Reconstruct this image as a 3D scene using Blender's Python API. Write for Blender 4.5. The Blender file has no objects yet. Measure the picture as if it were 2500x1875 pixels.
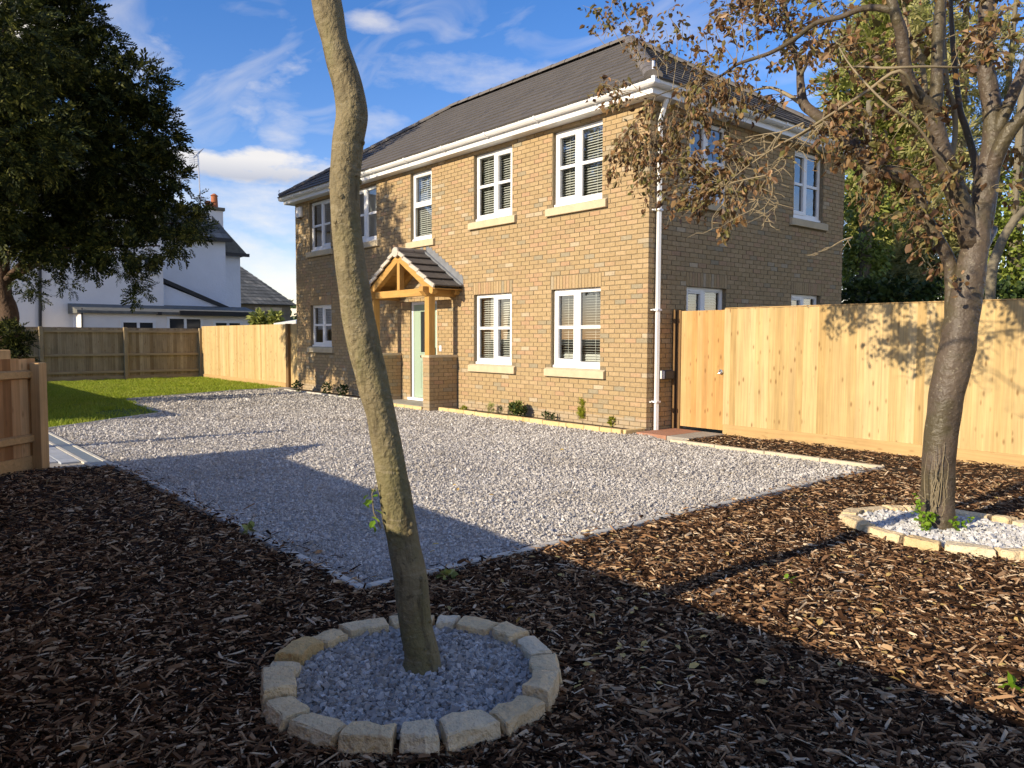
import bpy, bmesh, math, random
import numpy as np
from math import sin, cos, radians, pi, sqrt, atan2, tan
from mathutils import Matrix, Vector
random.seed(7)
RNG = np.random.default_rng(11)
SC = bpy.context.scene
COL = SC.collection

# ------------------------------------------------------------------ camera
IMG_W, IMG_H, FPX = 2500, 1875, 1888.94            # photograph pixels
YAW, PIT, ROL = radians(49.7356), radians(-3.4612), radians(0.1807)
C = np.array([7.6372, -9.1508, 1.4438])
_F = np.array([-sin(YAW)*cos(PIT), cos(YAW)*cos(PIT), sin(PIT)])
_R = np.array([cos(YAW), sin(YAW), 0.0]); _U = np.cross(_R, _F)
R_, U_ = _R*cos(ROL)+_U*sin(ROL), -_R*sin(ROL)+_U*cos(ROL)
FH = np.array([-sin(YAW), cos(YAW), 0.0])           # horizontal forward
RH = _R
cam = bpy.data.cameras.new('camera'); cam_o = bpy.data.objects.new('camera', cam); COL.objects.link(cam_o)
M = Matrix.Identity(4)
for i in range(3):
    M[i][0], M[i][1], M[i][2], M[i][3] = R_[i], U_[i], -_F[i], C[i]
cam_o.matrix_world = M
cam.sensor_fit = 'HORIZONTAL'; cam.sensor_width = 36; cam.lens = 36*FPX/IMG_W
cam.clip_start = .05; cam.clip_end = 2000
SC.camera = cam_o

# ------------------------------------------------------------------ light, sky
SUN_EL, SUN_A = radians(19.8), radians(3.2)
SUN_DIR = Vector((-sin(SUN_A)*cos(SUN_EL), -cos(SUN_A)*cos(SUN_EL), sin(SUN_EL)))
sl = bpy.data.lights.new('sun', 'SUN'); sl.energy = 3.1; sl.angle = radians(.5); sl.color = (1, .93, .83)
so = bpy.data.objects.new('sun', sl); COL.objects.link(so)
so.rotation_euler = (-SUN_DIR).to_track_quat('-Z', 'Y').to_euler(); so.location = (0, -30, 30)
SC.view_settings.view_transform = 'Standard'; SC.view_settings.look = 'None'
SC.view_settings.exposure = 1.0; SC.view_settings.gamma = 1.0
SC.view_settings.use_white_balance = True; SC.view_settings.white_balance_temperature = 7900; SC.view_settings.white_balance_tint = 8

def pix_dir(u, v):
    d = _F + R_*(u-IMG_W/2)/FPX - U_*(v-IMG_H/2)/FPX
    return d/np.linalg.norm(d)
def G(u, v, z=0.0):
    d = pix_dir(u, v); return C + d*(z-C[2])/d[2]
def onX(u, v, x): d = pix_dir(u, v); return C + d*(x-C[0])/d[0]
def onY(u, v, y): d = pix_dir(u, v); return C + d*(y-C[1])/d[1]
def at_depth(u, v, dep): d = pix_dir(u, v); return C + d*dep/(d@FH)

world = bpy.data.worlds.new('World'); SC.world = world; world.use_nodes = True
def build_world():
    nt = world.node_tree; nt.nodes.clear(); N = nt.nodes.new; L = nt.links.new
    out = N('ShaderNodeOutputWorld'); bg = N('ShaderNodeBackground'); bg.inputs[1].default_value = .15
    sky = N('ShaderNodeTexSky'); sky.sky_type = 'NISHITA'; sky.sun_disc = False
    sky.sun_elevation = SUN_EL; sky.sun_rotation = radians(183.2)
    sky.air_density = 1.0; sky.dust_density = .05; sky.ozone_density = 3.0
    tc = N('ShaderNodeTexCoord'); sep = N('ShaderNodeSeparateXYZ'); L(tc.outputs['Generated'], sep.inputs[0])
    def m(op, a, b=None, c=None, clamp=False):
        n = N('ShaderNodeMath'); n.operation = op; n.use_clamp = clamp
        for i, x in enumerate((a, b, c)):
            if x is None: continue
            if isinstance(x, (int, float)): n.inputs[i].default_value = x
            else: L(x, n.inputs[i])
        return n.outputs[0]
    X, Y, Z = sep.outputs
    az = m('ARCTAN2', m('MULTIPLY', X, -1.0), Y)               # angle from +Y towards -X
    el = m('ARCSINE', Z)
    # cloud noise in direction space
    cmb = N('ShaderNodeCombineXYZ'); L(m('MULTIPLY', az, 1.0), cmb.inputs[0]); L(m('MULTIPLY', el, 2.4), cmb.inputs[1])
    n1 = N('ShaderNodeTexNoise'); n1.inputs['Scale'].default_value = 5.5; n1.inputs['Detail'].default_value = 9; n1.inputs['Roughness'].default_value = .58
    n1.inputs['Distortion'].default_value = .5
    L(cmb.outputs[0], n1.inputs['Vector'])
    nz = n1.outputs[0]
    n2 = N('ShaderNodeTexNoise'); n2.inputs['Scale'].default_value = 2.1; n2.inputs['Detail'].default_value = 8; n2.inputs['Distortion'].default_value = 1.2
    cm2 = N('ShaderNodeCombineXYZ'); zz = m('ADD', m('MAXIMUM', Z, 0.0), .16)
    L(m('DIVIDE', X, zz), cm2.inputs[0]); L(m('DIVIDE', m('MULTIPLY', Y, 2.2), zz), cm2.inputs[1])
    L(cm2.outputs[0], n2.inputs['Vector'])
    wisp = m('MULTIPLY', m('SMOOTH_MIN', m('MAXIMUM', m('MULTIPLY', m('SUBTRACT', n2.outputs[0], .50), 3.2), 0.0), 1.0, .1), .42)
    fac = wisp; grey = None
    n3 = N('ShaderNodeTexNoise'); n3.inputs['Scale'].default_value = 15.0; n3.inputs['Detail'].default_value = 8; n3.inputs['Roughness'].default_value = .6; L(cmb.outputs[0], n3.inputs['Vector'])
    nq = m('ADD', m('MULTIPLY', nz, .45), m('MULTIPLY', n3.outputs[0], .55))
    # clouds seen in the photograph: (u, v, half width px, half height px, softness, opacity)
    for (u, v, wu, wv, soft, op) in [(620, 405, 250, 36, .9, .75), (330, 420, 160, 30, 1.2, .6), (915, 55, 75, 26, 1.5, .5), (1150, 180, 330, 45, 1.8, .42),
                                 (690, 300, 60, 60, 1.8, .55), (920, 305, 90, 45, 1.8, .45), (330, 130, 90, 50, 1.8, .40), (600, 250, 40, 60, 2.0, .40),
                                 (610, 520, 260, 70, 1.6, .55), (690, 670, 160, 60, 1.6, .50), (2110, 320, 90, 50, 1.2, .8)]:
        d = pix_dir(u, v); a0 = atan2(-d[0], d[1]); e0 = math.asin(d[2])
        wa = wu/FPX; we = wv/FPX
        da = m('DIVIDE', m('SUBTRACT', az, a0), wa); de = m('DIVIDE', m('SUBTRACT', el, e0), we)
        r2 = m('ADD', m('MULTIPLY', da, da), m('MULTIPLY', de, de))
        base = m('ADD', m('SUBTRACT', 1.0, r2), m('MULTIPLY', m('SUBTRACT', nq, .5), 6.0))
        f = m('MULTIPLY', m('MINIMUM', m('MAXIMUM', m('DIVIDE', base, soft), 0.0), 1.0), op)
        fac = m('MAXIMUM', fac, f)
        if grey is None: grey = m('MULTIPLY', m('MINIMUM', m('MAXIMUM', m('SUBTRACT', .35, m('MULTIPLY', de, .8)), 0.0), 1.0), m('MINIMUM', m('MAXIMUM', m('SUBTRACT', 1.6, r2), 0.0), 1.0))
    # broken cloud added as neutral fill; its slow-varying cover is offset to clear the view
    n4 = N('ShaderNodeTexNoise'); n4.inputs['Scale'].default_value = 1.15; n4.inputs['Detail'].default_value = 2
    mp4 = N('ShaderNodeMapping'); mp4.inputs['Location'].default_value = (12.4, 2.8, 5.5); L(tc.outputs['Generated'], mp4.inputs[0]); L(mp4.outputs[0], n4.inputs['Vector'])
    n5 = N('ShaderNodeTexNoise'); n5.inputs['Scale'].default_value = 4.2; n5.inputs['Detail'].default_value = 9; n5.inputs['Roughness'].default_value = .56
    mp5 = N('ShaderNodeMapping'); mp5.inputs['Scale'].default_value = (1, 1, 1.9); L(tc.outputs['Generated'], mp5.inputs[0]); L(mp5.outputs[0], n5.inputs['Vector'])
    cov = m('MULTIPLY', m('SUBTRACT', n4.outputs[0], .5), 1.1)
    low = m('MULTIPLY', m('MINIMUM', m('MAXIMUM', m('MULTIPLY', m('SUBTRACT', m('ADD', n5.outputs[0], cov), .545), 6.0), 0.0), 1.0), .92)
    fac = m('MINIMUM', m('MAXIMUM', fac, low), 1.0)
    cc = N('ShaderNodeMix'); cc.data_type = 'RGBA'
    cc.inputs[6].default_value = (3.5, 3.5, 3.6, 1); cc.inputs[7].default_value = (2.0, 2.1, 2.5, 1)
    L(grey, cc.inputs[0])
    hs = N('ShaderNodeHueSaturation'); hs.inputs['Saturation'].default_value = 1.34; hs.inputs['Value'].default_value = .76
    tint = N('ShaderNodeMix'); tint.data_type = 'RGBA'; tint.blend_type = 'MULTIPLY'; tint.inputs[0].default_value = 1.0; tint.inputs[7].default_value = (1.06, .90, 1.04, 1)
    L(sky.outputs[0], tint.inputs[6]); L(tint.outputs[2], hs.inputs['Color'])
    mx = N('ShaderNodeMix'); mx.data_type = 'RGBA'
    L(fac, mx.inputs[0]); L(hs.outputs[0], mx.inputs[6]); L(cc.outputs[2], mx.inputs[7])
    L(mx.outputs[2], bg.inputs[0]); L(bg.outputs[0], out.inputs[0])
build_world()
SC.cycles.use_denoising = True
SC.cycles.max_bounces = 5; SC.cycles.diffuse_bounces = 3; SC.cycles.glossy_bounces = 3; SC.cycles.transmission_bounces = 3; SC.cycles.transparent_max_bounces = 8
world.cycles.sampling_method = 'MANUAL'; world.cycles.sample_map_resolution = 512
SC.cycles.use_adaptive_sampling = True; SC.cycles.adaptive_threshold = .02
SC.cycles.sample_clamp_indirect = 8.0

# ------------------------------------------------------------------ materials
MATS = {}
def ramp_node(nt, stops, interp='LINEAR'):
    r = nt.nodes.new('ShaderNodeValToRGB'); e = r.color_ramp.elements; r.color_ramp.interpolation = interp
    while len(e) < len(stops): e.new(.5)
    for i, (p, c) in enumerate(stops):
        e[i].position = p; e[i].color = (c[0], c[1], c[2], 1)
    return r
def make_mat(name, color=(.5, .5, .5), rough=.8, spec=.3, metal=0.0, stops=None, rand=None, noise=None, noise2=None, bump=None,
             axis=None, grain=None, knots=0.0, transl=0.0, fn=None, coat=0.0):
    """procedural material. stops: colour ramp driven by rand ('island'/'object'); noise: (scale, amount) brightness variation;
    grain: (axis, scale, amount) streaks along an axis; bump: (scale, distance)"""
    mt = bpy.data.materials.new(name); mt.use_nodes = True; nt = mt.node_tree; N = nt.nodes.new; L = nt.links.new
    p = nt.nodes['Principled BSDF']; out = nt.nodes['Material Output']
    p.inputs['Roughness'].default_value = rough; p.inputs['Metallic'].default_value = metal
    p.inputs['Specular IOR Level'].default_value = spec; p.inputs['Coat Weight'].default_value = coat
    geo = N('ShaderNodeNewGeometry'); pos = geo.outputs['Position']
    rv = None
    if rand == 'island': rv = geo.outputs['Random Per Island']
    elif rand == 'object': rv = N('ShaderNodeObjectInfo').outputs['Random']
    def mixc(mode, f, a, b):
        n = N('ShaderNodeMix'); n.data_type = 'RGBA'; n.blend_type = mode
        for i, x in ((0, f), (6, a), (7, b)):
            if isinstance(x, (int, float)): n.inputs[i].default_value = x
            elif isinstance(x, tuple): n.inputs[i].default_value = (*x, 1)
            else: L(x, n.inputs[i])
        return n.outputs[2]
    def math_(op, a, b=0.0):
        n = N('ShaderNodeMath'); n.operation = op
        for i, x in enumerate((a, b)):
            if isinstance(x, (int, float)): n.inputs[i].default_value = x
            else: L(x, n.inputs[i])
        return n.outputs[0]
    vec = pos
    if rv is not None and (grain or noise):
        cb = N('ShaderNodeCombineXYZ'); s = math_('MULTIPLY', rv, 57.0); L(s, cb.inputs[0]); L(s, cb.inputs[2])
        va = N('ShaderNodeVectorMath'); va.operation = 'ADD'; L(pos, va.inputs[0]); L(cb.outputs[0], va.inputs[1]); vec = va.outputs[0]
    def noi(scale, detail=4, v=None, rough_=.55, dist=0.0):
        n = N('ShaderNodeTexNoise'); n.inputs['Scale'].default_value = scale; n.inputs['Detail'].default_value = detail
        n.inputs['Roughness'].default_value = rough_; n.inputs['Distortion'].default_value = dist
        L(v or vec, n.inputs['Vector']); return n.outputs[0]
    if stops:
        if rv is not None: r = ramp_node(nt, stops); L(rv, r.inputs[0]); colr = r.outputs[0]
        else: r = ramp_node(nt, stops); L(noi(noise2[0] if noise2 else 4.0), r.inputs[0]); colr = r.outputs[0]
    else:
        rgb = N('ShaderNodeRGB'); rgb.outputs[0].default_value = (*color, 1); colr = rgb.outputs[0]
    def vary(cin, fac, amt):
        mr = N('ShaderNodeMapRange'); L(fac, mr.inputs[0]); mr.inputs[1].default_value = .25; mr.inputs[2].default_value = .75
        mr.inputs[3].default_value = 1-amt; mr.inputs[4].default_value = 1+amt
        vm = N('ShaderNodeVectorMath'); vm.operation = 'SCALE'; L(cin, vm.inputs[0]); L(mr.outputs[0], vm.inputs['Scale'])
        return vm.outputs[0]
    if noise: colr = vary(colr, noi(noise[0], 5), noise[1])
    if grain:
        ax, sc, am = grain
        mp = N('ShaderNodeMapping'); L(vec, mp.inputs[0]); s = [sc, sc, sc]; s['xyz'.index(ax)] = sc*.035; mp.inputs['Scale'].default_value = s
        gv = mp.outputs[0]; g = noi(1.0, 5, gv, .6, .6)
        colr = vary(colr, g, am)
        if knots:
            mp2 = N('ShaderNodeMapping'); L(vec, mp2.inputs[0]); s = [11, 11, 11]; s['xyz'.index(ax)] = 4.2; mp2.inputs['Scale'].default_value = s
            vo = N('ShaderNodeTexVoronoi'); L(mp2.outputs[0], vo.inputs['Vector']); vo.inputs['Scale'].default_value = 1.0
            mr = N('ShaderNodeMapRange'); L(vo.outputs['Distance'], mr.inputs[0]); mr.inputs[1].default_value = .06; mr.inputs[2].default_value = .20
            mr.inputs[3].default_value = knots; mr.inputs[4].default_value = 0.0
            colr = mixc('MIX', mr.outputs[0], colr, (.16, .075, .025))
    if fn: colr = fn(nt, colr, pos, mixc, math_, noi)
    L(colr, p.inputs['Base Color'])
    if bump:
        b = N('ShaderNodeBump'); b.inputs['Strength'].default_value = 1.0; b.inputs['Distance'].default_value = bump[1]
        L(noi(bump[0], 3), b.inputs['Height']); L(b.outputs[0], p.inputs['Normal'])
    if transl:
        t = N('ShaderNodeBsdfTranslucent'); L(colr, t.inputs[0]); ms = N('ShaderNodeMixShader'); ms.inputs[0].default_value = transl
        L(p.outputs[0], ms.inputs[1]); L(t.outputs[0], ms.inputs[2]); L(ms.outputs[0], out.inputs[0])
    MATS[name] = mt
    return mt
def glass_mat(name, tint=(.9, .95, .95)):
    mt = bpy.data.materials.new(name); mt.use_nodes = True; nt = mt.node_tree; nt.nodes.clear(); N = nt.nodes.new; L = nt.links.new
    out = N('ShaderNodeOutputMaterial'); tr = N('ShaderNodeBsdfTransparent'); tr.inputs[0].default_value = (*tint, 1)
    gl = N('ShaderNodeBsdfGlossy'); gl.inputs['Roughness'].default_value = .01
    fr = N('ShaderNodeFresnel'); fr.inputs[0].default_value = 1.55
    a = N('ShaderNodeMath'); a.operation = 'MULTIPLY_ADD'; a.inputs[1].default_value = 1.5; a.inputs[2].default_value = .15; a.use_clamp = True; L(fr.outputs[0], a.inputs[0])
    mx = N('ShaderNodeMixShader'); L(a.outputs[0], mx.inputs[0]); L(tr.outputs[0], mx.inputs[1]); L(gl.outputs[0], mx.inputs[2]); L(mx.outputs[0], out.inputs[0])
    MATS[name] = mt; return mt

def drive_fn(nt, c, pos, mixc, math_, noi):
    f = math_('MINIMUM', math_('MAXIMUM', math_('MULTIPLY', math_('SUBTRACT', noi(.9, 4, pos), .50), 3.0), 0.0), .30)
    return mixc('MIX', f, c, (.30, .26, .21))
def lawn_fn(nt, c, pos, mixc, math_, noi):
    f = math_('MINIMUM', math_('MAXIMUM', math_('MULTIPLY', math_('SUBTRACT', noi(1.6, 4, pos), .48), 4.0), 0.0), .55)
    return mixc('MIX', f, c, (.36, .38, .07))
BR = [(0, (.355, .25, .138)), (.22, (.40, .288, .158)), (.45, (.37, .262, .142)), (.68, (.43, .308, .175)), (.80, (.405, .258, .155)), (.88, (.375, .268, .148)), (.95, (.295, .25, .17)), (1, (.49, .385, .26))]
def brick_fn(nt, c, pos, mixc, math_, noi):
    sp = nt.nodes.new('ShaderNodeSeparateXYZ'); nt.links.new(pos, sp.inputs[0])
    pale = math_('MULTIPLY', math_('LESS_THAN', sp.outputs[2], .19), math_('MULTIPLY', noi(5.0, 3, pos), .75))
    c = mixc('MIX', pale, c, (.42, .36, .28))
    fl = math_('MAXIMUM', math_('MULTIPLY', math_('SUBTRACT', noi(42.0, 3), .62), 3.0), 0.0)
    return mixc('MIX', math_('MINIMUM', fl, .5), c, (.66, .55, .38))
make_mat('brick_obj', stops=BR, rand='object', noise=(24, .15), bump=(70, .004), rough=.9, spec=.15, fn=brick_fn)
make_mat('brick_isl', stops=BR, rand='island', noise=(24, .15), bump=(70, .004), rough=.9, spec=.15, fn=brick_fn)
make_mat('mortar', (.225, .178, .115), noise=(40, .3), bump=(90, .003), rough=.95, spec=.1)
make_mat('pvc', (.84, .84, .83), rough=.28, spec=.45, noise=(2.0, .03))
make_mat('glass') if False else glass_mat('glass')
make_mat('blind', (.80, .78, .72), rough=.5, spec=.3)
make_mat('room', (.42, .40, .36), rough=.9, noise=(1.0, .1))
make_mat('curtain', (.62, .60, .58), rough=.9, noise=(3, .1))
make_mat('sill_stone', (.56, .46, .31), rough=.85, spec=.2, noise=(7, .10), bump=(60, .002))
make_mat('roof_tile', stops=[(0, (.098, .090, .084)), (.5, (.106, .097, .091)), (1, (.115, .105, .098))], rand='island', noise=(9, .07), bump=(80, .001), rough=.75, spec=.2)
make_mat('roof_tile_obj', stops=[(0, (.098, .090, .084)), (.5, (.106, .097, .091)), (1, (.115, .105, .098))], rand='object', noise=(9, .07), bump=(80, .001), rough=.75, spec=.2)
make_mat('ridge', (.155, .14, .13), rough=.7, noise=(6, .15))
make_mat('roof_deck', (.05, .045, .04), rough=.9)
make_mat('verge', (.50, .46, .40), rough=.85, noise=(25, .2), bump=(70, .003))
make_mat('lead', (.24, .255, .275), rough=.45, spec=.5, metal=.3, noise=(9, .18))
make_mat('oak', (.50, .28, .085), rough=.55, spec=.3, grain=('z', 26, .22), knots=.25, noise=(3, .12))
make_mat('oak_x', (.50, .28, .085), rough=.55, spec=.3, grain=('x', 26, .22), knots=.25, noise=(3, .12))
make_mat('oak_y', (.46, .25, .075), rough=.55, spec=.3, grain=('y', 26, .22), noise=(3, .12))
make_mat('door_green', (.33, .43, .33), rough=.45, spec=.4)
make_mat('black', (.02, .02, .022), rough=.4, spec=.5)
make_mat('dark_grey', (.06, .06, .065), rough=.5)
make_mat('chrome', (.8, .8, .8), rough=.2, metal=1.0)
PINE = [(0, (.46, .32, .145)), (.3, (.52, .375, .18)), (.5, (.42, .28, .118)), (.75, (.56, .42, .22)), (1, (.45, .31, .145))]
make_mat('pine', stops=PINE, rand='object', grain=('z', 34, .25), knots=.7, rough=.75, spec=.2, noise=(2.5, .08))
make_mat('pine_gate', stops=[(0, (.45, .25, .09)), (.4, (.50, .305, .13)), (.7, (.40, .21, .07)), (1, (.54, .36, .17))], rand='object', grain=('z', 34, .2), knots=.65, rough=.75, spec=.2, noise=(2.5, .1))
make_mat('pine_x', (.48, .31, .14), grain=('x', 34, .15), knots=.4, rough=.8, spec=.2, noise=(2.5, .1))
make_mat('post_brown', (.20, .115, .05), grain=('z', 30, .25), rough=.8)
make_mat('old_board', stops=[(0, (.27, .21, .13)), (.35, (.35, .28, .18)), (.7, (.22, .16, .09)), (1, (.40, .33, .22))], rand='object', grain=('z', 30, .3), knots=.5, rough=.85, noise=(2.5, .2))
make_mat('old_rail', (.36, .28, .175), grain=('y', 30, .25), rough=.85, noise=(3, .15))
make_mat('old_post', (.34, .26, .155), grain=('z', 30, .25), rough=.85, noise=(3, .15))
make_mat('near_board', stops=[(0, (.33, .15, .055)), (.3, (.54, .31, .14)), (.55, (.26, .115, .04)), (.8, (.46, .24, .10)), (1, (.60, .37, .18))], rand='object', grain=('z', 40, .28), knots=.5, rough=.75, noise=(2.5, .15))
make_mat('near_rail', (.47, .28, .12), grain=('x', 40, .2), knots=.3, rough=.75, noise=(3, .12))
make_mat('near_post', (.42, .26, .12), grain=('z', 40, .25), knots=.4, rough=.75, noise=(3, .15))
make_mat('kerb', (.55, .52, .45), rough=.9, noise=(14, .22), bump=(60, .004))
make_mat('kerb_cream', (.58, .50, .36), rough=.9, noise=(14, .15), bump=(60, .003))
make_mat('ring_stone', stops=[(0, (.64, .48, .28)), (.3, (.74, .58, .36)), (.55, (.69, .52, .30)), (.8, (.74, .64, .46)), (1, (.60, .39, .15))], rand='object', noise=(9, .15), bump=(40, .02), rough=.9, spec=.15)
make_mat('bed_stone', stops=[(0, (.62, .46, .22)), (.5, (.68, .52, .27)), (1, (.60, .44, .20))], rand='object', noise=(12, .12), bump=(50, .004), rough=.9)
make_mat('gravel', stops=[(0, (.31, .285, .26)), (.25, (.43, .40, .37)), (.55, (.51, .48, .445)), (.8, (.59, .56, .52)), (1, (.70, .67, .63))], rand='island', rough=.9, spec=.15, fn=drive_fn)
make_mat('gravel_ring', stops=[(0, (.23, .22, .205)), (.3, (.33, .315, .295)), (.65, (.41, .395, .37)), (.9, (.50, .48, .455)), (1, (.64, .62, .59))], rand='island', rough=.85, spec=.25, noise=(60, .15))
make_mat('gravel_white', stops=[(0, (.34, .33, .315)), (.4, (.50, .49, .47)), (1, (.68, .665, .64))], rand='island', rough=.8, spec=.3)
make_mat('gravel_bed', stops=[(0.3, (.22, .20, .18)), (.5, (.36, .335, .305)), (.7, (.50, .47, .43))], noise2=(48,), rough=.95, bump=(55, .02))
make_mat('mulch_bed', stops=[(.3, (.012, .008, .005)), (.55, (.03, .019, .012)), (.75, (.07, .045, .028))], noise2=(38,), rough=.95, bump=(40, .02))
make_mat('chips', stops=[(0, (.016, .008, .004)), (.34, (.045, .022, .012)), (.56, (.13, .066, .034)), (.75, (.29, .16, .084)), (.9, (.46, .30, .17)), (1, (.66, .52, .36))], rand='island', rough=.92, spec=.08)
make_mat('soil', stops=[(.3, (.05, .032, .02)), (.6, (.11, .075, .045)), (.8, (.17, .12, .075))], noise2=(40,), rough=.95, bump=(35, .03))
make_mat('lawn_soil', stops=[(.3, (.08, .12, .02)), (.6, (.12, .17, .03)), (.8, (.14, .17, .04))], noise2=(3,), rough=.95, bump=(35, .02))
make_mat('grass', stops=[(0, (.19, .27, .025)), (.5, (.29, .37, .035)), (1, (.40, .45, .06))], rand='island', rough=.6, transl=.35, fn=lawn_fn)
make_mat('ground', stops=[(.3, (.07, .075, .035)), (.7, (.12, .11, .06))], noise2=(.6,), rough=.95)
make_mat('paver', stops=[(0, (.34, .37, .40)), (1, (.44, .46, .48))], rand='object', rough=.85, noise=(12, .12), bump=(70, .002))
make_mat('steel', (.42, .50, .55), rough=.35, metal=.6, noise=(5, .1))
make_mat('slab', (.36, .33, .28), rough=.85, noise=(6, .15), bump=(50, .002))
make_mat('slab_red', (.40, .20, .13), rough=.85, noise=(8, .15), bump=(50, .002))
make_mat('render_white', (.86, .82, .78), rough=.9, noise=(1.5, .05), bump=(12, .01))
make_mat('render_bounce_tint', (.74, .77, .82), rough=.9, noise=(1.5, .05), bump=(12, .01))  # bluer copy of the white render; bounce-light difference put into its colour
make_mat('slate', stops=[(0, (.10, .10, .09)), (.6, (.15, .15, .135)), (1, (.24, .23, .20))], rand='island', rough=.7, noise=(6, .25))
make_mat('terracotta', (.42, .14, .065), rough=.8, noise=(9, .15))
make_mat('stone_dark', (.20, .17, .125), rough=.9, noise=(3, .3))
make_mat('dark_glass', (.03, .035, .04), rough=.1, spec=.6)
make_mat('alu', (.6, .6, .62), rough=.4, metal=.8)
def bark_fn(moss, mossc):
    def fn(nt, c, pos, mixc, math_, noi):
        f = math_('MINIMUM', math_('MAXIMUM', math_('MULTIPLY', math_('SUBTRACT', noi(3.2, 5, pos), .47), 5.0), 0.0), moss)
        c = mixc('MIX', f, c, mossc)
        d = math_('MINIMUM', math_('MAXIMUM', math_('MULTIPLY', math_('SUBTRACT', noi(38.0, 4, pos), .62), 6.0), 0.0), .4)
        c = mixc('MIX', d, c, (.32, .28, .19))
        k = math_('MINIMUM', math_('MAXIMUM', math_('MULTIPLY', math_('SUBTRACT', noi(17.0, 4, pos), .62), 8.0), 0.0), .7)
        return mixc('MIX', k, c, (.05, .04, .022))
    return fn
def bark_front_fn(nt, c, pos, mixc, math_, noi):
    def stretched(sx, sz, sc, det=5):
        mp = nt.nodes.new('ShaderNodeMapping'); nt.links.new(pos, mp.inputs[0]); mp.inputs['Scale'].default_value = (sx, sx, sz); return noi(sc, det, mp.outputs[0], .62, .4)
    def band(x, lo, gain, top): return math_('MINIMUM', math_('MAXIMUM', math_('MULTIPLY', math_('SUBTRACT', x, lo), gain), 0.0), top)
    c = mixc('MIX', band(stretched(1, .5, 5.0), .46, 5.0, .75), c, (.155, .138, .060))      # green algae film
    c = mixc('MIX', band(stretched(1, .22, 16.0), .53, 7.0, .8), c, (.075, .058, .031))    # dark weathered streaks
    c = mixc('MIX', band(stretched(1, 3.2, 11.0), .58, 8.0, .55), c, (.27, .225, .14))       # pale cross bands
    c = mixc('MIX', band(stretched(1, 1, 55.0), .64, 9.0, .5), c, (.33, .29, .19))          # lichen flecks
    return mixc('MIX', band(stretched(1, 1, 26.0), .63, 9.0, .8), c, (.055, .042, .022))
make_mat('bark_front', (.200, .160, .088), rough=.75, spec=.25, noise=(9, .25), bump=(40, .014), fn=bark_front_fn)
make_mat('bark_beech', (.092, .068, .048), rough=.5, spec=.35, noise=(6, .3), bump=(24, .014), fn=bark_fn(.55, (.07, .06, .025)))
make_mat('bark_twig', (.25, .20, .125), rough=.8, noise=(8, .25))
make_mat('bark_yew', (.10, .062, .04), rough=.9, noise=(6, .4), bump=(18, .03))
make_mat('bark_grey', (.17, .145, .10), rough=.85, noise=(5, .3), bump=(20, .02))
make_mat('leaf_beech', stops=[(0, (.09, .05, .03)), (.25, (.18, .095, .045)), (.48, (.25, .155, .07)), (.66, (.23, .18, .075)), (.82, (.15, .15, .045)), (.94, (.33, .165, .07)), (1, (.44, .28, .16))], rand='island', rough=.5, spec=.3, transl=.22)
make_mat('leaf_yew', stops=[(0, (.008, .015, .004)), (.55, (.024, .034, .008)), (.85, (.065, .075, .016)), (1, (.15, .15, .035))], rand='island', rough=.6, spec=.15, transl=.12)
make_mat('leaf_conifer', stops=[(0, (.16, .19, .05)), (.5, (.29, .325, .085)), (.85, (.40, .41, .13)), (1, (.50, .48, .20))], rand='island', rough=.6, transl=.25)
make_mat('leaf_ivy', stops=[(0, (.09, .125, .022)), (.5, (.19, .25, .045)), (1, (.33, .37, .09))], rand='island', rough=.4, spec=.4, transl=.25)
make_mat('leaf_dark', stops=[(0, (.02, .04, .01)), (.6, (.04, .07, .018)), (1, (.08, .11, .03))], rand='island', rough=.5, transl=.15)
make_mat('leaf_olive', stops=[(0, (.19, .20, .07)), (.5, (.33, .32, .12)), (1, (.48, .43, .20))], rand='island', rough=.6, transl=.3)
make_mat('leaf_bright', stops=[(0, (.13, .26, .02)), (1, (.26, .40, .05))], rand='island', rough=.5, transl=.35)
make_mat('leaf_lime', stops=[(0, (.20, .24, .02)), (1, (.36, .36, .05))], rand='island', rough=.6, transl=.25)
make_mat('leaf_purple', stops=[(0, (.05, .03, .035)), (1, (.10, .07, .07))], rand='island', rough=.6, transl=.2)
make_mat('leaf_dry', stops=[(0, (.42, .27, .10)), (1, (.55, .42, .15))], rand='island', rough=.7)

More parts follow.
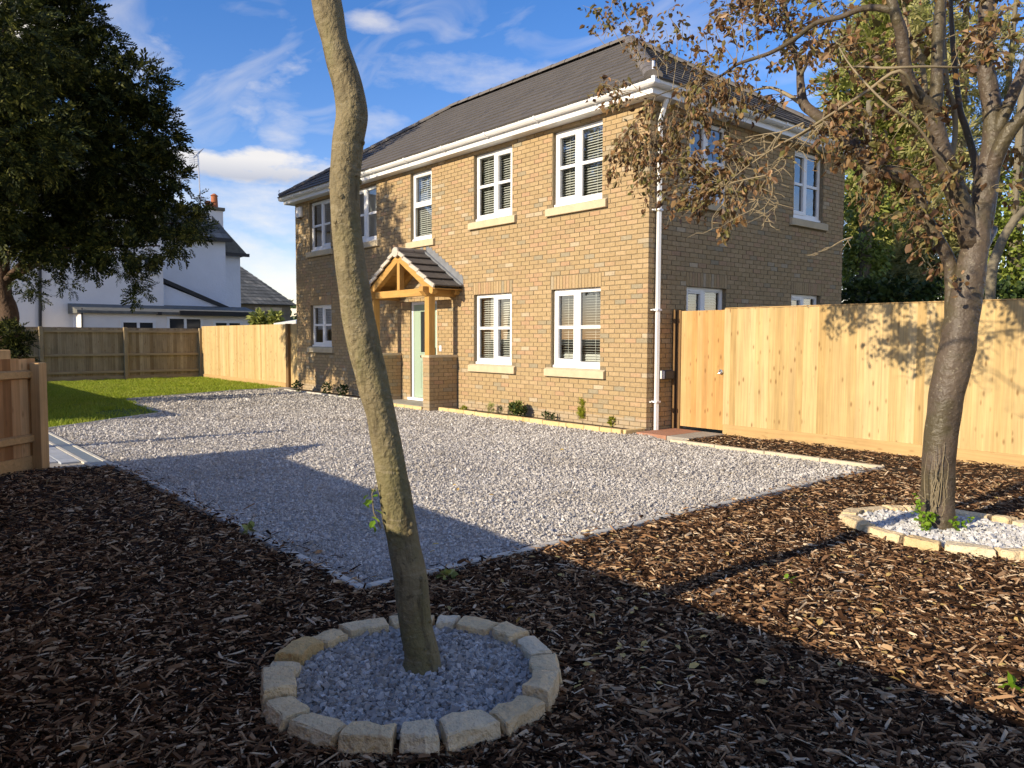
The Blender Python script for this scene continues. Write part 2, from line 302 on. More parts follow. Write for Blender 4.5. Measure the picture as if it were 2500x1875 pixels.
# ------------------------------------------------------------------ mesh helpers
def link(o): COL.objects.link(o); return o
def tag(o, label=None, cat=None, group=None, kind=None):
    if label: o['label'] = label
    if cat: o['category'] = cat
    if group: o['group'] = group
    if kind: o['kind'] = kind
    return o
def thing(name, label, cat, loc=(0, 0, 0), group=None, kind=None):
    o = bpy.data.objects.new(name, None); o.empty_display_size = .2; o.location = loc; link(o)
    return tag(o, label, cat, group, kind)
def set_parent(o, p):
    if p is None: return o
    o.parent = p
    q = p; mt = Matrix.Identity(4)
    while q is not None:
        mt = mt @ Matrix.Identity(4); q = q.parent
    o.matrix_parent_inverse = world_of(p).inverted()
    return o
def world_of(o):
    m = o.matrix_basis.copy()
    if o.parent is not None: m = world_of(o.parent) @ o.matrix_parent_inverse @ m
    return m
class MB:
    def __init__(s): s.v = []; s.f = []
    def add(s, vs, fs):
        b = len(s.v); s.v += [tuple(map(float, v)) for v in vs]; s.f += [tuple(b+i for i in f) for f in fs]; return s
    def box(s, x0, x1, y0, y1, z0, z1, skip=()):
        vs = [(x0, y0, z0), (x1, y0, z0), (x1, y1, z0), (x0, y1, z0), (x0, y0, z1), (x1, y0, z1), (x1, y1, z1), (x0, y1, z1)]
        fs = {'b': (0, 3, 2, 1), 't': (4, 5, 6, 7), 'f': (0, 1, 5, 4), 'r': (1, 2, 6, 5), 'k': (2, 3, 7, 6), 'l': (3, 0, 4, 7)}
        return s.add(vs, [f for k, f in fs.items() if k not in skip])
    def quad(s, a, b, c, d): return s.add([a, b, c, d], [(0, 1, 2, 3)])
    def prism(s, poly, vec):
        n = len(poly); vec = np.array(vec, float); top = [np.array(p, float)+vec for p in poly]
        return s.add(list(poly)+top, [tuple(range(n))[::-1], tuple(range(n, 2*n))]+[(i, (i+1) % n, n+(i+1) % n, n+i) for i in range(n)])
    def tube(s, pts, rad, n=8, cap=True, jit=0.0, rng=random):
        pts = [np.array(p, float) for p in pts]; m = len(pts)
        if isinstance(rad, (int, float)): rad = [rad]*m
        vs = []; up = np.array([.31, .17, .93])
        prev = None
        for i in range(m):
            t = pts[min(i+1, m-1)]-pts[max(i-1, 0)]; t = t/(np.linalg.norm(t)+1e-9)
            if prev is None: a = np.cross(t, up if abs(t@up) < .95 else np.array([1., 0, 0]))
            else: a = prev-t*(prev@t)
            a /= np.linalg.norm(a)+1e-9; prev = a; b = np.cross(t, a)
            for k in range(n):
                th = 2*pi*k/n; r = rad[i]*(1+(rng.uniform(-jit, jit) if jit else 0))
                vs.append(pts[i]+(a*cos(th)+b*sin(th))*r)
        fs = [(i*n+k, i*n+(k+1) % n, (i+1)*n+(k+1) % n, (i+1)*n+k) for i in range(m-1) for k in range(n)]
        if cap: fs += [tuple(range(n))[::-1], tuple(range((m-1)*n, m*n))]
        return s.add(vs, fs)
    def cyl(s, p0, p1, r0, r1=None, n=16): return s.tube([p0, p1], [r0, r0 if r1 is None else r1], n)
    def build(s, name, mat, parent=None, smooth=False, bevel=0.0, kind=None, recalc=True):
        me = bpy.data.meshes.new(name); me.from_pydata(s.v, [], s.f); me.update()
        if bevel or recalc:
            bm = bmesh.new(); bm.from_mesh(me); bmesh.ops.recalc_face_normals(bm, faces=bm.faces)
            if bevel: bmesh.ops.bevel(bm, geom=list(bm.edges), offset=bevel, segments=1, affect='EDGES', profile=.5, clamp_overlap=True)
            bm.to_mesh(me); bm.free()
        if smooth: me.polygons.foreach_set('use_smooth', [True]*len(me.polygons))
        me.materials.append(MATS[mat] if isinstance(mat, str) else mat)
        o = bpy.data.objects.new(name, me); link(o); set_parent(o, parent)
        if kind: o['kind'] = kind
        return o
def np_mesh(name, V, Fc, mat, parent=None, smooth=False, kind=None):
    V = np.asarray(V, np.float32); Fc = np.asarray(Fc, np.int32); m, k = Fc.shape
    me = bpy.data.meshes.new(name); me.vertices.add(len(V)); me.vertices.foreach_set('co', V.ravel())
    me.loops.add(m*k); me.loops.foreach_set('vertex_index', Fc.ravel())
    me.polygons.add(m); me.polygons.foreach_set('loop_start', np.arange(0, m*k, k, dtype=np.int32))
    me.update(calc_edges=True)
    me.polygons.foreach_set('use_smooth', np.full(m, smooth))
    me.materials.append(MATS[mat])
    o = bpy.data.objects.new(name, me); link(o); set_parent(o, parent)
    if kind: o['kind'] = kind
    return o
def scatter(template_v, template_f, pos, rot, scl):
    """rot (n,3,3), scl (n,3) -> joined arrays"""
    n = len(pos); tv = np.asarray(template_v, float)
    V = np.einsum('nij,nkj->nki', rot, tv[None]*scl[:, None, :]) + pos[:, None, :]
    k = len(tv); Fc = (np.asarray(template_f)[None]+(np.arange(n)*k)[:, None, None]).reshape(-1, len(template_f[0]))
    return V.reshape(-1, 3), Fc
def rot_from(zyaw, pitch=None, roll=None):
    n = len(zyaw); pitch = np.zeros(n) if pitch is None else pitch; roll = np.zeros(n) if roll is None else roll
    cy, sy, cp, sp, cr, sr = np.cos(zyaw), np.sin(zyaw), np.cos(pitch), np.sin(pitch), np.cos(roll), np.sin(roll)
    Mx = np.empty((n, 3, 3))
    Mx[:, 0, 0] = cy*cp; Mx[:, 0, 1] = cy*sp*sr-sy*cr; Mx[:, 0, 2] = cy*sp*cr+sy*sr
    Mx[:, 1, 0] = sy*cp; Mx[:, 1, 1] = sy*sp*sr+cy*cr; Mx[:, 1, 2] = sy*sp*cr-cy*sr
    Mx[:, 2, 0] = -sp; Mx[:, 2, 1] = cp*sr; Mx[:, 2, 2] = cp*cr
    return Mx
def rot_dirs(d, spin):
    """matrices whose x axis is d"""
    d = d/np.linalg.norm(d, axis=1, keepdims=True); ref = np.where(np.abs(d[:, 2:3]) > .95, np.array([[1., 0, 0]]), np.array([[0, 0, 1.]]))
    y = np.cross(ref, d); y /= np.linalg.norm(y, axis=1, keepdims=True); z = np.cross(d, y)
    c, s = np.cos(spin)[:, None], np.sin(spin)[:, None]
    y2 = y*c+z*s; z2 = -y*s+z*c
    return np.stack([d, y2, z2], axis=2)
def in_poly(P, poly):
    x, y = P[:, 0], P[:, 1]; ins = np.zeros(len(P), bool); n = len(poly)
    for i in range(n):
        x0, y0 = poly[i]; x1, y1 = poly[(i+1) % n]
        c = ((y0 > y) != (y1 > y)) & (x < (x1-x0)*(y-y0)/(y1-y0+1e-12)+x0); ins ^= c
    return ins
def catmull(pts, rad, sub=4):
    pts = [np.array(p, float) for p in pts]; out = []; ro = []
    P = [2*pts[0]-pts[1]]+pts+[2*pts[-1]-pts[-2]]
    for i in range(len(pts)-1):
        a, b, c, d = P[i:i+4]
        for k in range(sub):
            t = k/sub; out.append(.5*(2*b+(c-a)*t+(2*a-5*b+4*c-d)*t*t+(3*b-a-3*c+d)*t**3)); ro.append(rad[i]*(1-t)+rad[i+1]*t)
    out.append(pts[-1]); ro.append(rad[-1]); return out, ro
def piece(name, me, loc, parent, rotz=0.0, scale=None, rot=None):
    """one more object that shares mesh data"""
    o = bpy.data.objects.new(name, me); link(o); o.location = loc
    if rot is not None: o.rotation_euler = rot
    else: o.rotation_euler = (0, 0, rotz)
    if scale: o.scale = scale
    return set_parent(o, parent)
def box_mesh(name, x0, x1, y0, y1, z0, z1, mat, bevel=0.0):
    o = MB().box(x0, x1, y0, y1, z0, z1).build(name, mat, None, bevel=bevel); me = o.data; bpy.data.objects.remove(o); return me

# ================================================================== SETTING: ground, drive, mulch, lawn
def sheet(name, poly, z, mat, label=None, cat=None):
    bm = bmesh.new(); vs = [bm.verts.new((x, y, z)) for x, y in poly]; bm.faces.new(vs); bmesh.ops.triangulate(bm, faces=bm.faces)
    me = bpy.data.meshes.new(name); bmesh.ops.recalc_face_normals(bm, faces=bm.faces)
    for f in bm.faces:
        if f.normal.z < 0: f.normal_flip()
    bm.to_mesh(me); bm.free(); me.materials.append(MATS[mat]); o = bpy.data.objects.new(name, me); link(o)
    return tag(o, label, cat, kind='structure')
sheet('ground', [(-400, -400), (400, -400), (400, 400), (-400, 400)], -.05, 'ground', 'bare ground under and beyond the garden', 'ground')
GRAVEL = [(3.79, -6.98), (3.79, -.62), (.95, -.62), (.55, -.40), (.02, -.06), (.02, -.3), (-.06, -.47), (-4.80, -.47), (-4.85, -.72), (-7.15, -.72), (-7.2, -.40), (-12.25, -.36),
          (-12.70, -1.35), (-11.4, -4.5), (-9.6, -4.72), (-7.62, -4.80), (-6.85, -5.9), (-6.06, -6.95), (-6.0, -6.98)]
LAWN = [(-6.06, -6.95), (-6.85, -5.9), (-7.62, -4.80), (-9.6, -4.72), (-11.4, -4.5), (-12.70, -1.35), (-12.75, -.35), (-13.1, -.02), (-19.98, 0.02), (-19.98, -11), (-6.4, -11)]
MULCH = [(-1.72, -7.06), (3.86, -7.06), (3.86, -.55), (1.06, -.55), (1.06, .62), (12, .62), (12, -9.6), (-1.0, -9.0), (-2.0, -7.75)]
sheet('gravel_drive', GRAVEL, 0.0, 'gravel_bed', 'pale crushed limestone drive in front of the brick house', 'drive')
sheet('lawn', LAWN, .004, 'lawn_soil', 'small lawn by the far weathered fence', 'lawn')
sheet('mulch_bed', MULCH, .012, 'mulch_bed', 'dark bark mulch bed round the two trees', 'ground')
sheet('entrance_drive', [(-6.4, -7.2), (-1.72, -7.2), (-2.1, -8.1), (-2.1, -16), (-6.4, -16)], .002, 'slab', 'bedding under the grey block paving of the entrance', 'drive')

def gravel_stuff():
    pts = []; siz = []
    for (d0, d1, dens, s) in ((0, 5.5, 4600, .0135), (5.5, 8, 3000, .0150), (8, 11.5, 1500, .0180), (11.5, 16, 700, .022), (16, 30, 300, .028)):
        A = 17.0*6.8; n = int(A*dens); P = np.stack([RNG.uniform(-12.9, 3.85, n), RNG.uniform(-7.0, -.04, n)], 1)
        d = np.linalg.norm(P-C[None, :2], axis=1); k = (d >= d0) & (d < d1); P = P[k]; P = P[in_poly(P, GRAVEL)]
        pts.append(P); siz.append(s*RNG.lognormal(0, .28, len(P)))
    return np.concatenate(pts), np.concatenate(siz)
CUBE = np.array([(-1, -1, -1), (1, -1, -1), (1, 1, -1), (-1, 1, -1), (-1, -1, 1), (1, -1, 1), (1, 1, 1), (-1, 1, 1)], float)*.5
CUBE_F = [(0, 2, 1), (0, 3, 2), (4, 5, 6), (4, 6, 7), (0, 1, 5), (0, 5, 4), (1, 2, 6), (1, 6, 5), (2, 3, 7), (2, 7, 6), (3, 0, 4), (3, 4, 7)]
OCT = np.array([(1, 0, 0), (-1, 0, 0), (0, 1, 0), (0, -1, 0), (0, 0, 1), (0, 0, -1)], float)*.62
OCT_F = [(0, 2, 4), (2, 1, 4), (1, 3, 4), (3, 0, 4), (2, 0, 5), (1, 2, 5), (3, 1, 5), (0, 3, 5)]
def stones(P, siz, zbase, name, mat, label, cat, squash=.75, small=False):
    n = len(P); tm, tf = (OCT, OCT_F) if small else (CUBE, CUBE_F); kk = len(tm); tv = tm[None]*RNG.uniform(.55 if small else .45, 1.15, (n, kk, 3))
    if small: tv = tv+RNG.normal(0, .13, (n, kk, 3))
    rot = rot_from(RNG.uniform(0, 2*pi, n), RNG.normal(0, .6, n), RNG.normal(0, .6, n))
    sc = siz[:, None]*np.stack([RNG.uniform(.85, 1.5, n), RNG.uniform(.75, 1.1, n), RNG.uniform(.6, 1.0, n)*squash/.75], 1)
    V = np.einsum('nij,nkj->nki', rot, tv*sc[:, None, :])
    V += np.stack([P[:, 0], P[:, 1], np.broadcast_to(zbase, (n,))+siz*RNG.uniform(.05, .55, n)], 1)[:, None, :]
    Fc = (np.array(tf)[None]+(np.arange(n)*kk)[:, None, None]).reshape(-1, 3)
    return tag(np_mesh(name, V.reshape(-1, 3), Fc, mat), label, cat, kind='stuff')
P, S = gravel_stuff()
stones(P, S, 0.0, 'gravel', 'gravel', 'loose grey-white gravel covering the drive', 'gravel', small=True)

def ring_holes(P):
    k = np.ones(len(P), bool)
    for (cx, cy, r) in ((5.0, -7.44, .53), (5.47, -3.06, .58)): k &= np.linalg.norm(P-np.array([[cx, cy]]), axis=1) > r
    return k
def mulch_stuff():
    out = []
    for (d0, d1, dens) in ((0, 3.2, 4900), (3.2, 4.6, 3500), (4.6, 6.5, 2200), (6.5, 9, 1300), (9, 14, 600)):
        n = int(14*10.3*dens); P = np.stack([RNG.uniform(-2.1, 10.5, n), RNG.uniform(-9.5, .6, n)], 1)
        d = np.linalg.norm(P-C[None, :2], axis=1); v = (P-C[None, :2]); f = v@FH[:2]; lat = v@RH[:2]
        k = (d >= d0) & (d < d1) & (np.abs(lat) < f*.80+1.3) & (f > .6); P = P[k]; P = P[in_poly(P, MULCH)]; P = P[ring_holes(P)]; out.append(P)
    return np.concatenate(out)
CH_V = np.array([(-.5, -.42, 0), (-.46, .5, -.1), (.5, .22, 0), (.47, -.30, -.1), (-.30, .05, .9), (.34, -.02, .75)])
CH_F = [(0, 3, 5), (0, 5, 4), (1, 4, 5), (1, 5, 2), (0, 4, 1), (3, 2, 5)]
P = mulch_stuff()
sp1 = np.stack([RNG.uniform(-1.5, 3.8, 170), -6.98+RNG.exponential(.05, 170)], 1); sp2 = np.stack([3.78-RNG.exponential(.05, 170), RNG.uniform(-6.9, -.7, 170)], 1); sp3 = np.stack([RNG.uniform(-1.5, 3.85, 300), RNG.uniform(-7.06, -7.02, 300)], 1); sp4 = np.stack([RNG.uniform(3.83, 3.86, 250), RNG.uniform(-6.9, -.7, 250)], 1)
spz = np.concatenate([np.zeros(len(P)), np.full(340, -.004), np.full(550, .012)]); P = np.concatenate([P, sp1, sp2, sp3, sp4]); n = len(P)
Lg = np.clip(RNG.lognormal(math.log(.043), .58, n), .012, .14); Wd = np.clip(RNG.lognormal(math.log(.0086), .48, n), .003, .028)
rot = rot_from(RNG.uniform(0, 2*pi, n), RNG.normal(0, .24, n), RNG.normal(0, .5, n))
lump = .010*np.sin(P[:, 0]*3.1+1.0)*np.sin(P[:, 1]*2.7)+.006*np.sin(P[:, 0]*9.0)*np.sin(P[:, 1]*8.3+.5)
zz = .018+lump+RNG.uniform(0, .022, n)+spz
V, Fc = scatter(CH_V, CH_F, np.stack([P[:, 0], P[:, 1], zz], 1), rot, np.stack([Lg, Wd, Wd*RNG.uniform(.35, .8, n)], 1))
tag(np_mesh('bark_chips', V, Fc, 'chips'), 'dark brown bark chips covering the beds', 'bark chips', kind='stuff')

def grass_stuff():
    n = 150000; P = np.stack([RNG.uniform(-20, -6, n), RNG.uniform(-9.5, 0, n)], 1); P = P[in_poly(P, LAWN)]
    tip = np.linalg.norm(P-np.array([[-8.1, -5.1]]), axis=1); P = P[(tip > .75) | (RNG.uniform(size=len(P)) < .12)]
    n = len(P); h = RNG.uniform(.03, .075, n)*(1+.45*np.sin(P[:, 0]*4.3+1.3*np.sin(P[:, 1]*5.1))*np.sin(P[:, 1]*3.7+.8*np.sin(P[:, 0]*6.0))); a = RNG.uniform(0, 2*pi, n); w = RNG.uniform(.006, .012, n)
    dx, dy = np.cos(a), np.sin(a); lean = RNG.normal(0, .03, (n, 2))
    b = np.stack([P[:, 0], P[:, 1], np.full(n, .002)], 1)
    v0 = b+np.stack([dx*w, dy*w, 0*w], 1); v1 = b-np.stack([dx*w, dy*w, 0*w], 1); v2 = b+np.stack([lean[:, 0], lean[:, 1], h], 1)
    V = np.stack([v0, v1, v2], 1).reshape(-1, 3)
    tag(np_mesh('grass', V, np.arange(3*n).reshape(-1, 3), 'grass'), 'short green grass of the lawn', 'grass', kind='stuff')
grass_stuff()

# edging stones round the gravel
def edging(name, label, pts, w, z, unit, mat, group=None):
    root = thing(name, label, 'kerb', (pts[0][0], pts[0][1], 0), group, kind='structure')
    for a, b in zip(pts[:-1], pts[1:]):
        a = np.array(a); b = np.array(b); Ln = np.linalg.norm(b-a); k = max(1, round(Ln/unit)); ang = atan2(b[1]-a[1], b[0]-a[0])
        me = box_mesh('kerb_stone', -Ln/k/2+.004, Ln/k/2-.004, -w/2, w/2, -.10, 0, mat, .008)
        for i in range(k):
            c = a+(b-a)*(i+.5)/k
            piece('kerb_stone', me, (c[0], c[1], z+random.uniform(-.004, .004)), root, ang+random.uniform(-.006, .006))
    return root
edging('gravel_edging', 'grey concrete edging between gravel and mulch, running to the drive entrance', [(-1.7, -7.02), (3.84, -7.02)], .055, .042, .9, 'kerb')
edging('gravel_edging', 'pale concrete edging between gravel and mulch on the side of the stone-ringed beech', [(3.825, -6.99), (3.825, -.63)], .055, .045, .9, 'kerb')
edging('gravel_edging', 'cream concrete edging between gravel and the mulch strip below the new fence', [(.94, -.585), (3.85, -.585)], .075, .045, .7, 'kerb_cream')
edging('lawn_edging', 'thin timber-coloured edging between lawn and gravel', [(-6.06, -6.97), (-6.85, -5.9), (-7.60, -4.82), (-9.6, -4.74), (-11.4, -4.52), (-12.70, -1.35), (-12.74, -.4)], .04, .03, 1.2, 'kerb')
# drain channel and block paving at the entrance
dr = thing('drain_channel', 'blue-grey metal drain channel across the drive entrance', 'drain', (-4, -7.12, 0))
MB().box(-6.1, -1.72, -7.20, -7.06, -.03, .020).build('grate', 'steel', dr, bevel=.004)
MB().box(-6.1, -1.72, -7.055, -7.015, -.05, .026).build('edge_strip', 'kerb', dr)
MB().box(-6.1, -1.72, -7.245, -7.205, -.05, .026).build('edge_strip', 'kerb', dr)
pv = thing('entrance_paving', 'pale grey block paving at the drive entrance behind the near fence post', 'paving', (-4, -8, 0), kind='structure')
pm = box_mesh('paver', -.147, .147, -.097, .097, -.05, 0, 'paver', .006)
for j in range(13):
    for i in range(15):
        x = -6.25+.30*i+(.15 if j % 2 else 0); y = -7.35-.20*j
        if x < -2.2: piece('paver', pm, (x, y, .022+random.uniform(-.002, .002)), pv)
# slabs
sg = thing('gate_step', 'two low paving slabs, one red, at the foot of the garden gate', 'paving slab', (.6, .2, 0), kind='structure')
MB().box(.06, .62, -.30, .56, -.04, .035).build('slab', 'slab_red', sg, bevel=.006)
MB().box(.63, 1.02, -.30, .56, -.04, .034).build('slab', 'slab', sg, bevel=.006)
MB().box(-12.95, -12.2, -.55, -.02, -.04, .03).build('garden_step', 'slab', bevel=.006)
tag(bpy.data.objects['garden_step'], 'sandstone slab at the far corner of the house by the lawn', 'paving slab', kind='structure')

# ================================================================== THE BRICK HOUSE
HX0, HY1, EAVE = -12.22, 5.97, 4.985
CRS, COFF = .0757, -.011
house = thing('brick_house', 'new buff brick detached house with grey hipped roof and oak porch', 'house', (-6.1, 3, 0))
UP = (3.655, 4.912); LO = (.925, 2.260); LS = (1.184, 2.260)
WINS = [  # plane, u0, u1, z0, z1, style, blind, opening side
    ('F', -2.115, -.970, *UP, 4, 'full', 'l'), ('F', -4.313, -3.187, *UP, 4, 'full', 'r'), ('F', -6.535, -5.755, 3.48, 4.912, 2, 'full', 't'),
    ('F', -9.10, -7.97, *UP, 4, 'curtain', 'l'), ('F', -11.37, -10.21, *UP, 4, 'none', 'r'),
    ('F', -2.125, -.980, *LO, 4, 'open', 'l'), ('F', -4.313, -3.190, *LO, 4, 'part', 'r'),
    ('F', -9.10, -7.97, *LS, 4, 'none', 'l'), ('F', -11.37, -10.21, *LS, 4, 'low', 'r'),
    ('S', .96, 2.03, 3.66, 4.912, 4, 'none', 'l'), ('S', 4.09, 5.14, 3.66, 4.912, 4, 'none', 'l'),
    ('S', .955, 2.02, 1.15, 2.265, 4, 'low', 'l'), ('S', 4.09, 5.137, 1.15, 2.265, 4, 'low', 'l')]
DOOR = (-6.575, -5.575, .085, 2.20)
OPF = [(w[1], w[2], w[3], w[4]) for w in WINS if w[0] == 'F']+[(DOOR[0], DOOR[1], DOOR[2], DOOR[3])]
OPS = [(w[1], w[2], w[3], w[4]) for w in WINS if w[0] == 'S']
# sills are let into the wall: bricks give way to them
SILLF = [(w[1]-.135, w[2]+.135, w[3]-.152, w[3]-.002) for w in WINS if w[0] == 'F']
SILLS = [(w[1]-.135, w[2]+.135, w[3]-.152, w[3]-.002) for w in WINS if w[0] == 'S']
LINF = [(w[1]-.02, w[2]+.02, w[4], w[4]+3*CRS-.006) for w in WINS if w[0] == 'F' and w[4] < 3]
LINS = [(w[1]-.02, w[2]+.02, w[4], w[4]+3*CRS-.006) for w in WINS if w[0] == 'S' and w[4] < 3]

def shell_quads(mb, u0, u1, z0, z1, ops, fn):
    us = sorted({u0, u1, *[o[0] for o in ops], *[o[1] for o in ops]}); zs = sorted({z0, z1, *[o[2] for o in ops], *[o[3] for o in ops]})
    for a, b in zip(us[:-1], us[1:]):
        for c, d in zip(zs[:-1], zs[1:]):
            mu, mz = (a+b)/2, (c+d)/2
            if any(o[0] < mu < o[1] and o[2] < mz < o[3] for o in ops): continue
            mb.quad(fn(a, c), fn(b, c), fn(b, d), fn(a, d))
wall_mb = MB()
shell_quads(wall_mb, HX0, -.009, -.1, EAVE, OPF, lambda u, z: (u, .009, z))
shell_quads(wall_mb, .009, HY1, -.1, EAVE, OPS, lambda u, z: (-.009, u, z))
wall_mb.quad((HX0, .009, -.1), (HX0, HY1, -.1), (HX0, HY1, EAVE), (HX0, .009, EAVE)); wall_mb.quad((HX0, HY1, -.1), (0, HY1, -.1), (0, HY1, EAVE), (HX0, HY1, EAVE))
for (a, b, c, d) in OPF:       # reveals
    e = .003
    wall_mb.quad((a-e, .009, c), (a-e, .2, c), (a-e, .2, d), (a-e, .009, d)); wall_mb.quad((b+e, .009, c), (b+e, .2, c), (b+e, .2, d), (b+e, .009, d))
    wall_mb.quad((a, .009, d+e), (b, .009, d+e), (b, .2, d+e), (a, .2, d+e))
for (a, b, c, d) in OPS:
    e = .003
    wall_mb.quad((-.009, a-e, c), (-.2, a-e, c), (-.2, a-e, d), (-.009, a-e, d)); wall_mb.quad((-.009, b+e, c), (-.2, b+e, c), (-.2, b+e, d), (-.009, b+e, d))
    wall_mb.quad((-.009, a, d+e), (-.009, b, d+e), (-.2, b, d+e), (-.2, a, d+e))
wall = wall_mb.build('wall', 'mortar', house)
# ---- bricks
def lay(u_edge, u_end, sign, ops, lead):
    """courses from the corner at u_edge running in direction sign; lead(k): first offset, and whether a brick starts there"""
    out = []
    nk = int((EAVE-COFF)/CRS)+1
    for k in range(nk):
        z0 = COFF+k*CRS+.010; z1 = min(COFF+(k+1)*CRS, EAVE)
        if z1-z0 < .02: continue
        s = lead(k); Lw = abs(u_end-u_edge)
        while s < Lw:
            e = min(s+.215, Lw)
            a, b = sorted((u_edge+sign*s, u_edge+sign*e))
            segs = [(a, b)]
            for (o0, o1, oz0, oz1) in ops:
                if oz1 <= z0+.012 or oz0 >= z1-.012: continue
                ns = []
                for (p, q) in segs:
                    if o1 <= p or o0 >= q: ns.append((p, q)); continue
                    if o0-.006 > p: ns.append((p, o0-.006))
                    if o1+.006 < q: ns.append((o1+.006, q))
                segs = ns
            for (p, q) in segs:
                if q-p > .025: out.append((p, q, z0, z1))
            s += .225
    return out
fb = lay(0.0, HX0, -1, OPF+SILLF+LINF, lambda k: 0.0 if k % 2 == 0 else .1125)
sb = lay(0.0, HY1, +1, OPS+SILLS+LINS, lambda k: .1125 if k % 2 == 0 else 0.0)
full = []; rest = []
for (p, q, z0, z1) in fb:
    t = ('F', p, q, z0, z1); ctr = np.array([(p+q)/2, 0, (z0+z1)/2])
    (full if q-p > .2149 and z1-z0 > .065 else rest).append((np.linalg.norm(ctr-C), t))
for (p, q, z0, z1) in sb:
    t = ('S', p, q, z0, z1); ctr = np.array([0, (p+q)/2, (z0+z1)/2])
    (full if q-p > .2149 and z1-z0 > .065 and (z1 > 1.9 or p < .4) else rest).append((np.linalg.norm(ctr-C)+.6, t))
full.sort(key=lambda a: a[0])
bm_f = box_mesh('brick', -.1075, .1075, 0, .1025, -.0328, .0328, 'brick_obj', .004); bm_s = box_mesh('brick', -.1025, 0, -.1075, .1075, -.0328, .0328, 'brick_obj', .004)
for _, (pl, p, q, z0, z1) in full[:300]:
    j = random.uniform(-.0022, .0012)
    if pl == 'F': piece('brick', bm_f, ((p+q)/2, j, (z0+z1)/2), wall)
    else: piece('brick', bm_s, (-j, (p+q)/2, (z0+z1)/2), wall)
bk = MB()
for _, (pl, p, q, z0, z1) in full[300:]+rest:
    j = random.uniform(-.0025, .0012); dz = random.uniform(-.0012, .0012)
    if pl == 'F': bk.box(p+random.uniform(0, .003), q-random.uniform(0, .003), j, .1025, z0+dz, z1+dz, skip='k')
    else: bk.box(-.1025, -j, p+random.uniform(0, .003), q-random.uniform(0, .003), z0+dz, z1+dz, skip='l')
for L4, pl in ((LINF, 'F'), (LINS, 'S')):
    for (a, b, c, d) in L4:
        n = round((b-a)/.0757); w = (b-a)/n
        for i in range(n):
            p, q = a+i*w+.004, a+(i+1)*w-.005
            if pl == 'F': bk.box(p, q, random.uniform(-.002, .001), .1025, c+.001, d, skip='k')
            else: bk.box(-.1025, random.uniform(-.001, .002), p, q, c+.001, d, skip='l')
bk.build('brick_courses', 'brick_isl', wall, kind='stuff')
# ---- inside of the house: floors and a back partition so the rooms are dim
inn = MB().box(HX0+.2, -.2, .35, HY1-.2, .02, .05).box(HX0+.2, -.2, .25, HY1-.2, 2.62, 2.75).box(HX0+.2, -2.5, 2.9, 3.0, .05, 2.6).box(HX0+.2, -2.5, 2.9, 3.0, 2.76, 4.95).box(HX0+.2, -.2, .25, HY1-.2, 4.96, 4.98)
for xx in (-2.75, -5.0, -7.4, -9.6): inn.box(xx-.05, xx+.05, .3, 2.9, .05, 2.6).box(xx-.05, xx+.05, .3, 2.9, 2.76, 4.95)
inn.build('inner_wall', 'room', house)

